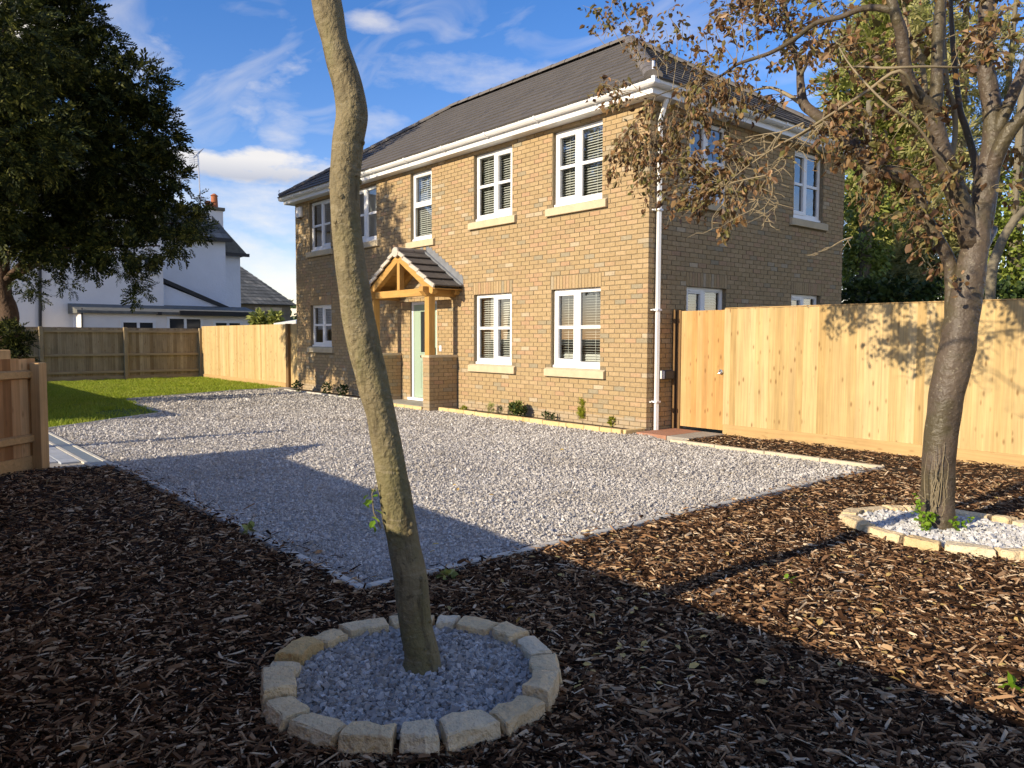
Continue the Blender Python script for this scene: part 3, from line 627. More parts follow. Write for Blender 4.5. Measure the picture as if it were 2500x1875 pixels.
# ---- windows
def window(pl, u0, u1, z0, z1, style, blind, side):
    rc = .075                                      # frame set back from the brick face
    def bx(mb, a, b, d0, d1, c, d):                # a..b along the wall, d0..d1 depth behind the face
        if pl == 'F': mb.box(a, b, d0, d1, c, d)
        else: mb.box(-d1, -d0, a, b, c, d)
    zb = z0+.0; fw = .052
    fr = MB()
    bx(fr, u0, u1, rc-.035, rc+.07, zb, zb+.045)                 # cill
    bx(fr, u0, u0+fw, rc, rc+.07, zb+.045, z1); bx(fr, u1-fw, u1, rc, rc+.07, zb+.045, z1)
    bx(fr, u0+fw, u1-fw, rc, rc+.07, z1-fw, z1); bx(fr, u0+fw, u1-fw, rc, rc+.07, zb+.045, zb+.045+fw)
    iz0, iz1 = zb+.045+fw, z1-fw; iu0, iu1 = u0+fw, u1-fw; um = (u0+u1)/2; zm = (iz0+iz1)/2
    if style == 4: bx(fr, um-.034, um+.034, rc, rc+.07, iz0, iz1)
    else: bx(fr, iu0, iu1, rc, rc+.07, zm-.03, zm+.03)
    w = fr.build('window', 'pvc', house, bevel=.004)
    panes = []
    if style == 4:
        for (a, b, sd) in ((iu0, um-.034, 'l'), (um+.034, iu1, 'r')):
            if pl == 'S' and False: pass
            op = (sd == side)
            mb = MB(); t = .058 if op else .016; pr = -.014 if op else .004
            bx(mb, a-.012*op, a+t, rc+pr, rc+.05, iz0-.012*op, iz1+.012*op); bx(mb, b-t, b+.012*op, rc+pr, rc+.05, iz0-.012*op, iz1+.012*op)
            bx(mb, a+t, b-t, rc+pr, rc+.05, iz0-.012*op, iz0+t); bx(mb, a+t, b-t, rc+pr, rc+.05, iz1-t, iz1+.012*op)
            bx(mb, a+t, b-t, rc+max(pr, 0)+.002, rc+.05, zm-.026, zm+.026)      # glazing bar
            mb.build('casement', 'pvc', w, bevel=.003)
            if op:
                v = MB(); bx(v, a+.07, b-.07, rc-.026, rc-.0145, iz1-.028, iz1-.006); v.build('trickle_vent', 'pvc', w)
            panes += [(a+t, b-t, iz0+t, zm-.026), (a+t, b-t, zm+.026, iz1-t)]
    else:
        mb = MB(); bx(mb, iu0-.01, iu0+.05, rc-.014, rc+.05, zm+.02, iz1+.01); bx(mb, iu1-.05, iu1+.01, rc-.014, rc+.05, zm+.02, iz1+.01)
        bx(mb, iu0+.05, iu1-.05, rc-.014, rc+.05, zm+.02, zm+.075); bx(mb, iu0+.05, iu1-.05, rc-.014, rc+.05, iz1-.045, iz1+.01); mb.build('casement', 'pvc', w, bevel=.003)
        v = MB(); bx(v, iu0+.1, iu1-.1, rc-.026, rc-.0145, iz1-.028, iz1-.006); v.build('trickle_vent', 'pvc', w)
        panes += [(iu0, iu1, iz0, zm-.03), (iu0+.05, iu1-.05, zm+.075, iz1-.045)]
    for (a, b, c, d) in panes:
        g = MB()
        if pl == 'F': g.quad((a, rc+.03, c), (b, rc+.03, c), (b, rc+.03, d), (a, rc+.03, d))
        else: g.quad((-rc-.03, a, c), (-rc-.03, b, c), (-rc-.03, b, d), (-rc-.03, a, d))
        g.build('pane', 'glass', w, recalc=False)
        sp = MB(); e = .011                         # dark spacer line round the glass
        for (p, q, r, s) in ((a, a+e, c, d), (b-e, b, c, d), (a+e, b-e, c, c+e), (a+e, b-e, d-e, d)):
            bx(sp, p, q, rc+.034, rc+.048, r, s)
        sp.build('gasket', 'dark_grey', w)
    # inside
    if blind in ('full', 'open', 'part', 'low'):
        mb = MB(); dep = rc+.12; pitch = .043; n = int((iz1-iz0)/pitch); tilt = {'full': radians(38), 'open': radians(12), 'part': radians(30), 'low': radians(40)}[blind]
        lo = iz0
        for i in range(n):
            zc = iz1-.03-i*pitch
            if blind == 'low' and i > n*.55: break
            t = tilt
            if blind == 'open' and i > n-4: t = radians(50)
            if blind == 'part' and i > n*.72: t = radians(24)
            hw = .024; dy, dz = cos(t)*hw, sin(t)*hw
            if pl == 'F': mb.add([(u0+.05, dep-dy, zc-dz), (u1-.05, dep-dy, zc-dz), (u1-.05, dep+dy, zc+dz), (u0+.05, dep+dy, zc+dz)], [(0, 1, 2, 3)])
            else: mb.add([(-dep+dy, u0+.05, zc-dz), (-dep+dy, u1-.05, zc-dz), (-dep-dy, u1-.05, zc+dz), (-dep-dy, u0+.05, zc+dz)], [(0, 1, 2, 3)])
        for f in (.22, .5, .78):
            uc = u0+(u1-u0)*f; bx(mb, uc-.003, uc+.003, dep-.027, dep-.024, iz0 if blind != 'low' else iz0+(iz1-iz0)*.45, iz1)
        bx(mb, u0+.05, u1-.05, dep-.025, dep+.025, iz1-.02, iz1+.03)
        mb.build('blind', 'blind', w)
    if blind == 'curtain':
        mb = MB()
        m = 24; dep = rc+.2
        for i in range(m):
            a, b = u0+(u1-u0)*i/m, u0+(u1-u0)*(i+1)/m; y0, y1 = dep+.02*sin(i*1.9), dep+.02*sin((i+1)*1.9)
            mb.quad((a, y0, z0), (b, y1, z0), (b, y1, z1), (a, y0, z1))
        mb.build('curtain', 'curtain', w)
    # stone sill
    s = MB(); so_ = -.055
    zs0, zs1 = z0-.150, z0-.002
    prof = [(so_, zs0+.006), (so_+.006, zs0), (.10, zs0), (.10, zs1), (.0, zs1), (so_, zs1-.028)]
    if pl == 'F': s.prism([(u0-.13, d, z) for d, z in prof], (u1-u0+.26, 0, 0))
    else: s.prism([(-d, u0-.13, z) for d, z in prof], (0, u1-u0+.26, 0))
    s.build('sill', 'sill_stone', w, bevel=.003)
for wdef in WINS: window(*wdef)

# ---- front door
d0, d1, dz0, dz1 = DOOR
fr = MB().box(d0, d0+.065, .04, .11, dz0+.06, dz1).box(d1-.065, d1, .04, .11, dz0+.06, dz1).box(d0+.065, d1-.065, .04, .11, dz1-.07, dz1).box(d0-.05, d1+.03, -.05, .11, dz0, dz0+.06)
leaf = MB()
la, lb, lz0, lz1 = d0+.068, d1-.068, dz0+.064, dz1-.073
ga, gb, gz0, gz1 = la+.27, la+.52, 1.12, 1.98        # glazed slot
leaf.box(la, ga, .055, .10, lz0, lz1).box(gb, lb, .055, .10, lz0, lz1).box(ga, gb, .055, .10, lz0, gz0).box(ga, gb, .055, .10, gz1, lz1)
door = leaf.build('door', 'door_green', house, bevel=.003)
fr.build('door_frame', 'pvc', door, bevel=.003)
MB().box(ga, gb, .072, .08, gz0, gz1).build('door_glass', 'dark_glass', door)
bd = MB()
for (a, b, c, d) in ((ga-.03, ga, gz0-.03, gz1+.03), (gb, gb+.03, gz0-.03, gz1+.03), (ga, gb, gz0-.03, gz0), (ga, gb, gz1, gz1+.03)): bd.box(a, b, .045, .056, c, d)
for (a, b, c, d) in ((ga-.01, ga+.005, .35, .92), (gb-.005, gb+.01, .35, .92), (ga, gb, .335, .35), (ga, gb, .92, .935)): bd.box(a, b, .047, .056, c, d)
bd.build('moulding', 'door_green', door, bevel=.002)
MB().box(lb-.075, lb-.045, .035, .056, .98, 1.22).box(lb-.15, lb-.06, .012, .028, 1.085, 1.105).box(lb-.068, lb-.052, .012, .04, 1.083, 1.107).build('handle', 'black', door)
MB().box(la+.25, lb-.25, .042, .056, 1.005, 1.05).build('letter_plate', 'chrome', door)
MB().box(d1+.12, d1+.19, -.022, 0, 1.15, 1.27).build('door_bell', 'pvc', house, bevel=.005)

# ---- porch: piers, oak frame, little gabled roof
PX0, PYF = -6.0, -.70
for s in (-1, 1):
    xa, xb = (-5.075, -4.85) if s > 0 else (-7.15, -6.925)
    pier = MB().box(xa+.008, xb-.008, -.672, -.006, -.05, 1.035).build('porch_pier', 'mortar', house)
    b = MB()
    for k in range(14):
        z0, z1 = k*.0757-.008, k*.0757+.0577
        if k % 2 == 0: cuts = [(-.68, -.465), (-.455, -.24), (-.23, -.015)]
        else: cuts = [(-.68, -.5775), (-.5675, -.3525), (-.3425, -.1275), (-.1175, -.015)]
        for (y0, y1) in cuts: b.box(xa, xb, y0, y1, z0, z1)
    b.build('brick_courses', 'brick_isl', pier, kind='stuff')
    MB().box(xa-.02, xb+.02, -.70, -.004, 1.04, 1.09).build('coping', 'sill_stone', pier, bevel=.004)
    px0, px1 = (xa+.02, xa+.19) if s < 0 else (xb-.19, xb-.02)
    pxm = (px0+px1)/2
    MB().box(pxm-.075, pxm+.075, -.665, -.515, 1.091, 2.235).build('porch_post', 'oak', house, bevel=.006)
    # wall plate on top of each post, running back to the wall, with a shaped end
    pl_ = MB(); x0, x1 = pxm-.07, pxm+.07
    pl_.prism([(x0, -.80, 2.33), (x0, -.80, 2.42), (x0, -.003, 2.42), (x0, -.003, 2.236), (x0, -.70, 2.236)], (x1-x0, 0, 0)); pl_.build('wall_plate', 'oak_y', house, bevel=.004)
pcx = PX0; hw = 1.03; tz = 2.24
MB().box(-7.04+.075+.05, -4.96-.075-.05, -.655, -.535, 2.25, 2.395).build('tie_beam', 'oak_x', house, bevel=.005)
PITCH = math.atan((3.22-2.44)/1.32); cp, sp_ = cos(PITCH), sin(PITCH)
MB().box(pcx-.05, pcx+.05, -.655, -.545, 2.396, 3.0).build('king_post', 'oak', house, bevel=.005)
for yy, nm in ((-.66, 0), (-.12, 1)):
    for s in (-1, 1):
        r = MB(); th = .135
        # rafter as a parallelogram in the x-z plane
        xa, za = 0.0, 3.135; xb = 1.24; zb = za-xb*sp_/cp
        poly = [(pcx+s*xa, yy, za), (pcx+s*xb, yy, zb), (pcx+s*(xb), yy, zb-.10), (pcx+s*(xb-.05), yy, zb-.135), (pcx+s*xa, yy, za-th/cp)]
        if nm == 0: poly = [(x+s*.001, y, z) for x, y, z in poly]
        r.prism(poly, (0, .115, 0)); r.build('rafter', 'oak_x', house, bevel=.003)
for s in (-1, 1):   # boarding under the tiles
    bb = MB()
    for i in range(9):
        a, b = .02+i*.145, .02+(i+1)*.145-.006
        bb.prism([(pcx+s*a, -.66, 3.142-a*sp_/cp), (pcx+s*b, -.66, 3.142-b*sp_/cp), (pcx+s*b, -.66, 3.156-b*sp_/cp), (pcx+s*a, -.66, 3.156-a*sp_/cp)], (0, .655, 0))
    bb.build('boarding', 'oak_y', house)
    MB().prism([(pcx+s*1.24, -.64, 2.375), (pcx+s*1.265, -.64, 2.365), (pcx+s*1.265, -.64, 2.425), (pcx+s*1.24, -.64, 2.44)], (0, .60, 0)).build('eaves_board', 'pine_x', house)
pr = MB().prism([(pcx-1.30, -.66, 2.398), (pcx, -.66, 3.178), (pcx+1.30, -.66, 2.398), (pcx+1.30, -.66, 2.388), (pcx, -.66, 3.160), (pcx-1.30, -.66, 2.388)], (0, .655, 0)).build('porch_roof', 'roof_deck', house)
GA = 1.54/5
for s in (-1, 1):
    for i in range(5):
        for (ya, yb) in ((-.685, -.36), (-.352, -.03)):
            a = i*GA; b = (i+1)*GA+.03
            if i == 4: b = 5*GA+.02
            def pt(t, h): return (pcx+s*(t*cp+h*sp_), 0, 3.190-t*sp_+h*cp)
            poly = [pt(a, -.006), pt(b, .030), pt(b, .058), pt(a, .016)]
            MB().prism([(x, ya, z) for x, _, z in poly], (0, yb-ya, 0)).build('tile', 'roof_tile_obj', pr, bevel=.004)
        a, b = i*GA-.01, (i+1)*GA+.025
        poly = [pt(a, -.045), pt(b, -.012), pt(b, .066), pt(a, .030)]
        MB().prism([(x, -.725, z) for x, _, z in poly], (0, .038, 0)).build('verge_unit', 'verge', pr, bevel=.004)
for i, (ya, yb) in enumerate(((-.70, -.33), (-.318, -.02))):
    poly = [(pcx+.11*cos(t), 3.165+.10*sin(t)) for t in np.linspace(-.2, pi+.2, 11)]
    MB().prism([(x, ya, z) for x, z in poly], (0, yb-ya, 0)).build('ridge_tile', 'ridge', pr)
MB().prism([(pcx+.095*cos(t), -.317, 3.170+.100*sin(t)) for t in np.linspace(-.1, pi+.1, 11)], (0, .012, 0)).build('ridge_joint', 'verge', pr) if False else None
MB().prism([(pcx+.115*cos(t), -.738, 3.162+.105*sin(t)) for t in np.linspace(0, 2*pi, 14)[:-1]], (0, .04, 0)).build('ridge_end', 'verge', pr, bevel=.006)
for s in (-1, 1):   # stepped lead flashing against the wall
    f = MB(); n = 11
    poly = [(pcx+s*.06, 3.20), (pcx+s*.06, 3.36)]
    for i in range(n):
        t = .06+(1.34-.06)*i/n; t2 = .06+(1.34-.06)*(i+1)/n
        zt = 3.36-(t-.06)*sp_/cp
        poly += [(pcx+s*(t+.075), zt+.0), (pcx+s*t2, zt-(t2-t)*sp_/cp)]
    poly += [(pcx+s*1.36, 2.42), (pcx+s*1.30, 2.42)]
    for (x, z) in (poly,)[:0]: pass
    f.prism([(x, -.008, z) for x, z in poly], (0, .006, 0)); f.build('lead_flashing', 'lead', pr)
    MB().prism([(pcx+s*.10, -.07, 3.175), (pcx+s*1.36, -.07, 3.175-1.26*sp_/cp), (pcx+s*1.36, -.07, 3.215-1.26*sp_/cp), (pcx+s*.10, -.07, 3.215)], (0, .065, 0)).build('lead_flashing', 'lead', pr)
st = MB().box(-6.92, -5.08, -.66, -.004, -.05, .075).build('porch_step', 'slab', house, bevel=.006)
for i in range(6): MB().box(-6.92+i*.3075, -6.92+(i+1)*.3075-.008, -.715, -.665, -.05, .07).build('edge_brick', 'bed_stone', st, bevel=.004)

# ---- eaves: soffit, fascia, gutter
OV = .225
def ring_box(name, mat, o0, o1, z0, z1):
    m = MB().box(HX0-o1, o1, -o1, -o0, z0, z1).box(HX0-o1, o1, HY1+o0, HY1+o1, z0, z1).box(o0, o1, -o0, HY1+o0, z0, z1).box(HX0-o1, HX0-o0, -o0, HY1+o0, z0, z1)
    return m.build(name, mat, house, bevel=.003)
ring_box('soffit', 'pvc', -.01, OV-.018, EAVE, EAVE+.012)
ring_box('fascia', 'pvc', OV-.018, OV, EAVE-.004, EAVE+.175)
GP = [(0, .10), (0, .185), (.006, .185), (.006, .11), (.07, .105), (.098, .13), (.100, .185), (.110, .190), (.112, .175), (.106, .122), (.078, .092), (.012, .088)]
gut = MB().prism([(HX0-OV-.11, -OV-d, EAVE+z) for d, z in GP], (-HX0+2*OV+.22, 0, 0))
g_f = gut.build('gutter', 'pvc', house)
MB().prism([(OV+d, -OV-.002, EAVE+z) for d, z in GP], (0, HY1+2*OV, 0)).build('gutter', 'pvc', house)
MB().prism([(HX0-OV-d, -OV-.002, EAVE+z) for d, z in GP], (0, HY1+2*OV, 0)).build('gutter', 'pvc', house)
for i in range(9):
    x = -.9-i*1.35
    MB().prism([(x, -OV-d*1.06-.001, EAVE+z*1.0-.003) for d, z in [(0, .08), (.012, .078), (.08, .084), (.112, .118), (.119, .19), (0, .19)]], (.045, 0, 0)).build('gutter_bracket', 'pvc', g_f)
for i in range(5):
    y = .8+i*1.2
    MB().prism([(OV+d*1.06+.001, y, EAVE+z-.003) for d, z in [(0, .08), (.012, .078), (.08, .084), (.112, .118), (.119, .19), (0, .19)]], (0, .045, 0)).build('gutter_bracket', 'pvc', g_f)
MB().box(OV-.03, OV+.122, -OV-.122, -OV+.03, EAVE+.085, EAVE+.20).build('gutter_corner', 'pvc', g_f, bevel=.02)
MB().tube([(OV+.045, -OV-.045, EAVE+.18), (OV+.045, -OV-.045, EAVE+.42)], .022, 8).build('hip_iron', 'alu', g_f)
MB().tube([(HX0-OV-.09, -OV-.06, EAVE+.18), (HX0-OV-.11, -OV-.06, EAVE+.30), (HX0-OV-.16, -OV-.06, EAVE+.36), (HX0-OV-.12, -OV-.06, EAVE+.40)], .009, 6).build('hip_iron', 'alu', g_f)
dp = MB().tube([(.17, .16, EAVE+.1), (.17, .16, EAVE-.03), (.068, .155, EAVE-.30), (.068, .155, .02)], .036, 4)
dpo = dp.build('downpipe', 'pvc', house)
for z in (.45, 1.85, 3.35):
    MB().box(.004, .112, .10, .205, z, z+.03).build('pipe_bracket', 'pvc', dpo, bevel=.003)
    MB().box(.01, .04, .055, .10, z+.006, z+.022).build('pipe_bracket', 'pvc', dpo)
MB().box(-11.99, -11.74, -.085, -.002, 4.60, 4.87).build('alarm_box', 'pvc', house, bevel=.015)
MB().box(-11.93, -11.80, -.07, -.02, 4.565, 4.60).build('alarm_strobe', 'black', house, bevel=.01)
MB().box(.001, .10, .31, .55, .80, .945).build('outside_socket', 'dark_grey', house, bevel=.02)
MB().box(.012, .095, .297, .309, .81, .935).build('socket_cover', 'pvc', house, bevel=.004)

# ---- roof
RO = .30                                             # tile edge beyond the wall
ez = EAVE+.19; ry = HY1/2; RZ = ez+(ry+RO)*tan(radians(34.3)); TP = radians(34.3)
xR, xL = -ry-.07, HX0+ry+.07
deck = MB()
e = .03
cn = [(RO, -RO, ez-e), (RO, HY1+RO, ez-e), (HX0-RO, HY1+RO, ez-e), (HX0-RO, -RO, ez-e)]; ra, rb = (xR, ry, RZ-e), (xL, ry, RZ-e)
deck.add(cn+[ra, rb], [(3, 0, 4, 5), (0, 1, 4), (1, 2, 5, 4), (2, 3, 5)])
roof = deck.build('roof', 'roof_deck', house)
def slope(origin, udir, vdir, ulen_bot, uL, uR, tile_w, gauge, nrows):
    """tiles on a trapezoid: at height t the slope runs from uL(t) to uR(t)"""
    nrm = np.cross(udir, vdir); nrm /= np.linalg.norm(nrm)
    if nrm[2] < 0: nrm = -nrm
    res = []
    for r in range(nrows):
        t0, t1 = r*gauge-.035, (r+1)*gauge+.02
        off = tile_w*.5*(r % 2)
        k = -1
        while k*tile_w+off < ulen_bot:
            a, b = k*tile_w+off+.002, (k+1)*tile_w+off-.002; k += 1
            a0, a1 = max(a, uL(t0)), max(a, uL(t1)); b0, b1 = min(b, uR(t0)), min(b, uR(t1))
            if b0-a0 < .01 and b1-a1 < .01: continue
            clipped = (a0 > a or a1 > a or b0 < b or b1 < b)
            if b1 < a1: a1 = b1 = (a1+b1)/2
            res.append((a0, b0, a1, b1, t0, t1, clipped))
    def to3(u, t, h): return origin+udir*u+vdir*t+nrm*h
    return res, to3
def tile_verts(to3, q):
    a0, b0, a1, b1, t0, t1, _ = q; h0, h1 = .030, .008; th = .020
    return [to3(a0, t0, h0-th-.004), to3(b0, t0, h0-th-.004), to3(b1, t1, h1-.014), to3(a1, t1, h1-.014), to3(a0, t0, h0), to3(b0, t0, h0), to3(b1, t1, h1), to3(a1, t1, h1)]
TF = [(0, 3, 2, 1), (4, 5, 6, 7), (0, 1, 5, 4), (1, 2, 6, 5), (2, 3, 7, 6), (3, 0, 4, 7)]
SL = (ry+RO)/cos(TP); gauge = SL/14; tw = .30
run = lambda t: t*cos(TP)
o1 = np.array([HX0-RO, -RO-.03, ez-.01]); W1 = -HX0+2*RO
kx = (W1-(xR-xL))/2/(ry+RO)
r1, f1 = slope(o1, np.array([1., 0, 0]), np.array([0, cos(TP), sin(TP)]), W1, lambda t: run(max(t, 0))*kx, lambda t: W1-run(max(t, 0))*kx, tw, gauge, 14)
o2 = np.array([RO+.03, -RO, ez-.01]); W2 = HY1+2*RO; vx = (RO-xR); TP2 = math.atan((RZ-ez)/vx); SL2 = vx/cos(TP2)
r2, f2 = slope(o2, np.array([0, 1., 0]), np.array([-cos(TP2), 0, sin(TP2)]), W2, lambda t: max(t, 0)/SL2*W2/2, lambda t: W2-max(t, 0)/SL2*W2/2, tw, SL2/14, 14)
cand = []
tiles_mb = MB()
for q in r1: cand.append((np.linalg.norm(f1(q[0], q[4], 0)-C), 1, q))
for q in r2: cand.append((np.linalg.norm(f2(q[0], q[4], 0)-C)+.5, 2, q))
cand.sort(key=lambda a: a[0]); nt_ = 0; shared = {}
for d_, w_, q in cand:
    to3 = f1 if w_ == 1 else f2
    if not q[6] and nt_ < 300:
        if w_ not in shared:
            base = to3(q[0], q[4], 0); o = MB().add([v-base for v in tile_verts(to3, q)], TF).build('tile', 'roof_tile_obj'); shared[w_] = o.data; bpy.data.objects.remove(o)
        p_ = to3(q[0], q[4], random.uniform(-.002, .004)); piece('tile', shared[w_], tuple(p_), roof); nt_ += 1
    else: tiles_mb.add(tile_verts(to3, q), TF)
tiles_mb.build('tile_courses', 'roof_tile', roof, kind='stuff')
def cap(a, b, n, r, name, rise=.02):
    a = np.array(a, float); b = np.array(b, float); d = (b-a)/n; t = d/np.linalg.norm(d); sx = np.cross(t, (0, 0, 1.)); sx /= np.linalg.norm(sx); up = np.cross(sx, t)
    for i in range(n):
        p0, p1 = a+d*i, a+d*(i+1.0)-t*.006; ang = np.linspace(-.25, pi+.25, 9)
        vs = [p0+sx*(r+.008)*cos(x)+up*((r+.008)*.62*sin(x)+rise) for x in ang]+[p1+sx*r*cos(x)+up*(r*.62*sin(x)+rise-.004) for x in ang]
        k = len(ang); fs = [(j, j+1, k+j+1, k+j) for j in range(k-1)]+[tuple(range(k))[::-1], tuple(range(k, 2*k))]
        MB().add(vs, fs).build(name, 'ridge', roof)
cap((RO-.02, -RO+.02, ez+.005), (xR, ry, RZ+.005), 11, .13, 'hip_tile'); cap((HX0-RO+.02, -RO+.02, ez+.005), (xL, ry, RZ+.005), 11, .13, 'hip_tile')
cap((RO-.02, HY1+RO-.02, ez+.005), (xR, ry, RZ+.005), 11, .13, 'hip_tile')
cap((xR, ry, RZ+.01), (xL, ry, RZ+.01), 14, .13, 'ridge_tile')

# ================================================================== PLANTING BEDS ALONG THE HOUSE
sheet('planting_bed', [(-4.82, -.45), (-.08, -.45), (-.02, -.02), (-4.82, -.02)], .03, 'soil', 'narrow soil bed under the right-hand front windows', 'flower bed')
sheet('planting_bed', [(-12.2, -.36), (-7.2, -.36), (-7.2, -.02), (-12.2, -.02)], .03, 'soil', 'narrow shaded soil bed under the left-hand front windows', 'flower bed')
be = thing('bed_edging', 'row of yellow stone blocks edging the flower bed beside the porch', 'kerb', (-2.4, -.47, 0), kind='structure')
x = -4.80
while x < -.10:
    w_ = min(random.choice((.16, .25, .33, .40)), -.06-x)
    me = box_mesh('edging_block', .003, w_-.003, -.035, .035, -.06, .075, 'bed_stone', .008)
    piece('edging_block', me, (x, -.472, random.uniform(-.006, .004)), be, random.uniform(-.012, .012)); x += w_
me = box_mesh('edging_block', 0, .42, -.035, .035, -.06, .07, 'bed_stone', .008); piece('edging_block', me, (-.045, -.45, 0), be, radians(86))
edging('bed_edging', 'thin pale edging of the shaded bed left of the porch', [(-12.2, -.38), (-7.22, -.40)], .04, .04, .8, 'kerb')

# ================================================================== FENCES
def feather(name, w, h, mat, lap=.012):
    """feather-edge board: thick at one edge, thin at the other; x along the fence, y towards the viewer is negative"""
    o = MB().add([(-w/2-lap, 0, 0), (w/2, 0, 0), (w/2, -.008, 0), (-w/2-lap, -.022, 0), (-w/2-lap, 0, h), (w/2, 0, h), (w/2, -.008, h), (-w/2-lap, -.022, h)],
               [(0, 3, 2, 1), (4, 5, 6, 7), (0, 1, 5, 4), (1, 2, 6, 5), (2, 3, 7, 6), (3, 0, 4, 7)]).build(name, mat); me = o.data; bpy.data.objects.remove(o); return me
FY = .64
rf = thing('board_fence', 'new pale softwood closeboard fence right of the garden gate', 'fence', (4, FY, 0))
bm_ = feather('board', .104, 1.72, 'pine')
x = 1.005
while x < 9.6:
    piece('board', bm_, (x, FY+random.uniform(-.003, .002), .15), rf, random.uniform(-.008, .008), (1, 1, 1+random.uniform(-.002, .003))); x += .1045
for i in range(3): MB().box(.955+i*2.9, .955+(i+1)*2.9-.01, FY-.045, FY-.020, .0, .165).build('gravel_board', 'pine_x', rf, bevel=.004)
for z in (.35, .95, 1.62): MB().box(.955, 9.6, FY+.003, FY+.05, z, z+.075).build('rail', 'pine_x', rf)
for i in range(4): MB().box(.96+i*2.85, 1.05+i*2.85, FY+.052, FY+.15, 0, 1.84).build('post', 'post_brown', rf)
MB().box(.953, 9.6, FY-.026, FY+.03, 1.873, 1.885).build('capping', 'pine_x', rf)
gate = thing('garden_gate', 'orange-toned softwood garden gate with round chrome latch against the house side', 'gate', (.55, FY, 0))
bm_ = feather('board', .097, 1.78, 'pine_gate', .004)
for i in range(8): piece('board', bm_, (.222+i*.0985, FY-.006, .075), gate, random.uniform(-.006, .006))
for z in (.25, .95, 1.65): MB().box(.18, .95, FY-.004, FY+.04, z, z+.09).build('ledge', 'pine_x', gate)
MB().cyl((.905, FY-.030, .945), (.905, FY-.048, .945), .036, n=20).build('latch_plate', 'chrome', gate, smooth=False)
MB().tube([(.905+.024*cos(t), FY-.056, .938+.024*sin(t)) for t in np.linspace(0, 2*pi, 15)], .006, 6).build('ring_handle', 'chrome', gate)
gp = thing('gate_post', 'two dark stained timber posts between house wall and garden gate', 'post', (.1, FY, 0))
MB().box(.012, .062, FY-.05, FY+.04, 0, 1.88).build('post', 'post_brown', gp); MB().box(.095, .165, FY-.04, FY+.05, 0, 1.87).build('post', 'post_brown', gp)

# fence left of the house, lit by the sun
lf = thing('board_fence', 'sunlit pale closeboard fence between the house and the weathered fence by the lawn', 'fence', (-16, .05, 0))
bm_ = feather('board', .118, 1.66, 'pine')
x = -19.85
while x < -13.05:
    piece('board', bm_, (x, .06+random.uniform(-.003, .002), .13), lf, random.uniform(-.008, .008)); x += .118
for i in range(3): MB().box(-19.9+i*2.3, -19.9+(i+1)*2.3-.01, .015, .045, 0, .14).build('gravel_board', 'pine_x', lf)
MB().box(-20.02, -19.90, -.04, .06, 0, 1.72).build('post', 'old_post', lf)
for z in (.4, 1.5): MB().box(-19.9, -13.0, .063, .11, z, z+.08).build('rail', 'pine_x', lf)
MB().box(-12.96, -12.80, .0, .12, 0, 1.80).build('post', 'post_brown', lf)
bm_ = feather('board', .13, 1.75, 'pine')
for i in range(4): piece('board', bm_, (-12.72+i*.132, .10, .04), lf, 0)

# weathered fence at the back of the lawn: its rails face us
ff = thing('panel_fence', 'weathered grey-brown fence with rails and posts at the back of the lawn', 'fence', (-20, -5, 0))
o = MB().add([(.0, -.06, 0), (0, .055, 0), (-.01, .055, 0), (-.02, -.06, 0), (0, -.06, 1.56), (0, .055, 1.56), (-.01, .055, 1.56), (-.02, -.06, 1.56)],
             [(0, 1, 2, 3), (4, 7, 6, 5), (0, 4, 5, 1), (1, 5, 6, 2), (2, 6, 7, 3), (3, 7, 4, 0)]).build('board', 'old_board'); bm_ = o.data; bpy.data.objects.remove(o)
y = -.06
while y > -10.6:
    piece('board', bm_, (-20.05, y, .14), ff, random.uniform(-.02, .02), (1, 1, 1+random.uniform(-.008, .008))); y -= .108
for i in range(5):
    ya, yb = .0-.05-2.4*i, -.05-2.4*(i+1)+.12
    MB().box(-20.05, -20.02, yb-.02, ya, 0, .14).build('gravel_board', 'old_rail', ff)
    for z in (.24, .80, 1.56): MB().box(-20.04, -19.985, yb, ya, z, z+.075).build('rail', 'old_rail', ff)
    MB().box(-20.05, -19.93, ya-2.4, ya-2.29, 0, 1.73).build('post', 'old_post', ff, bevel=.008)
# taller back fence of the neighbour seen as a strip above
nf = thing('panel_fence', 'grey board fence of the neighbouring plot showing just above the weathered fence', 'fence', (-20.5, -5, 0))
o = MB().box(-.02, 0, -.075, .075, 0, 1.72).build('board', 'old_board'); bm_ = o.data; bpy.data.objects.remove(o)
for i in range(68): piece('board', bm_, (-20.5, .0-i*.155, 0), nf, random.uniform(-.01, .01))

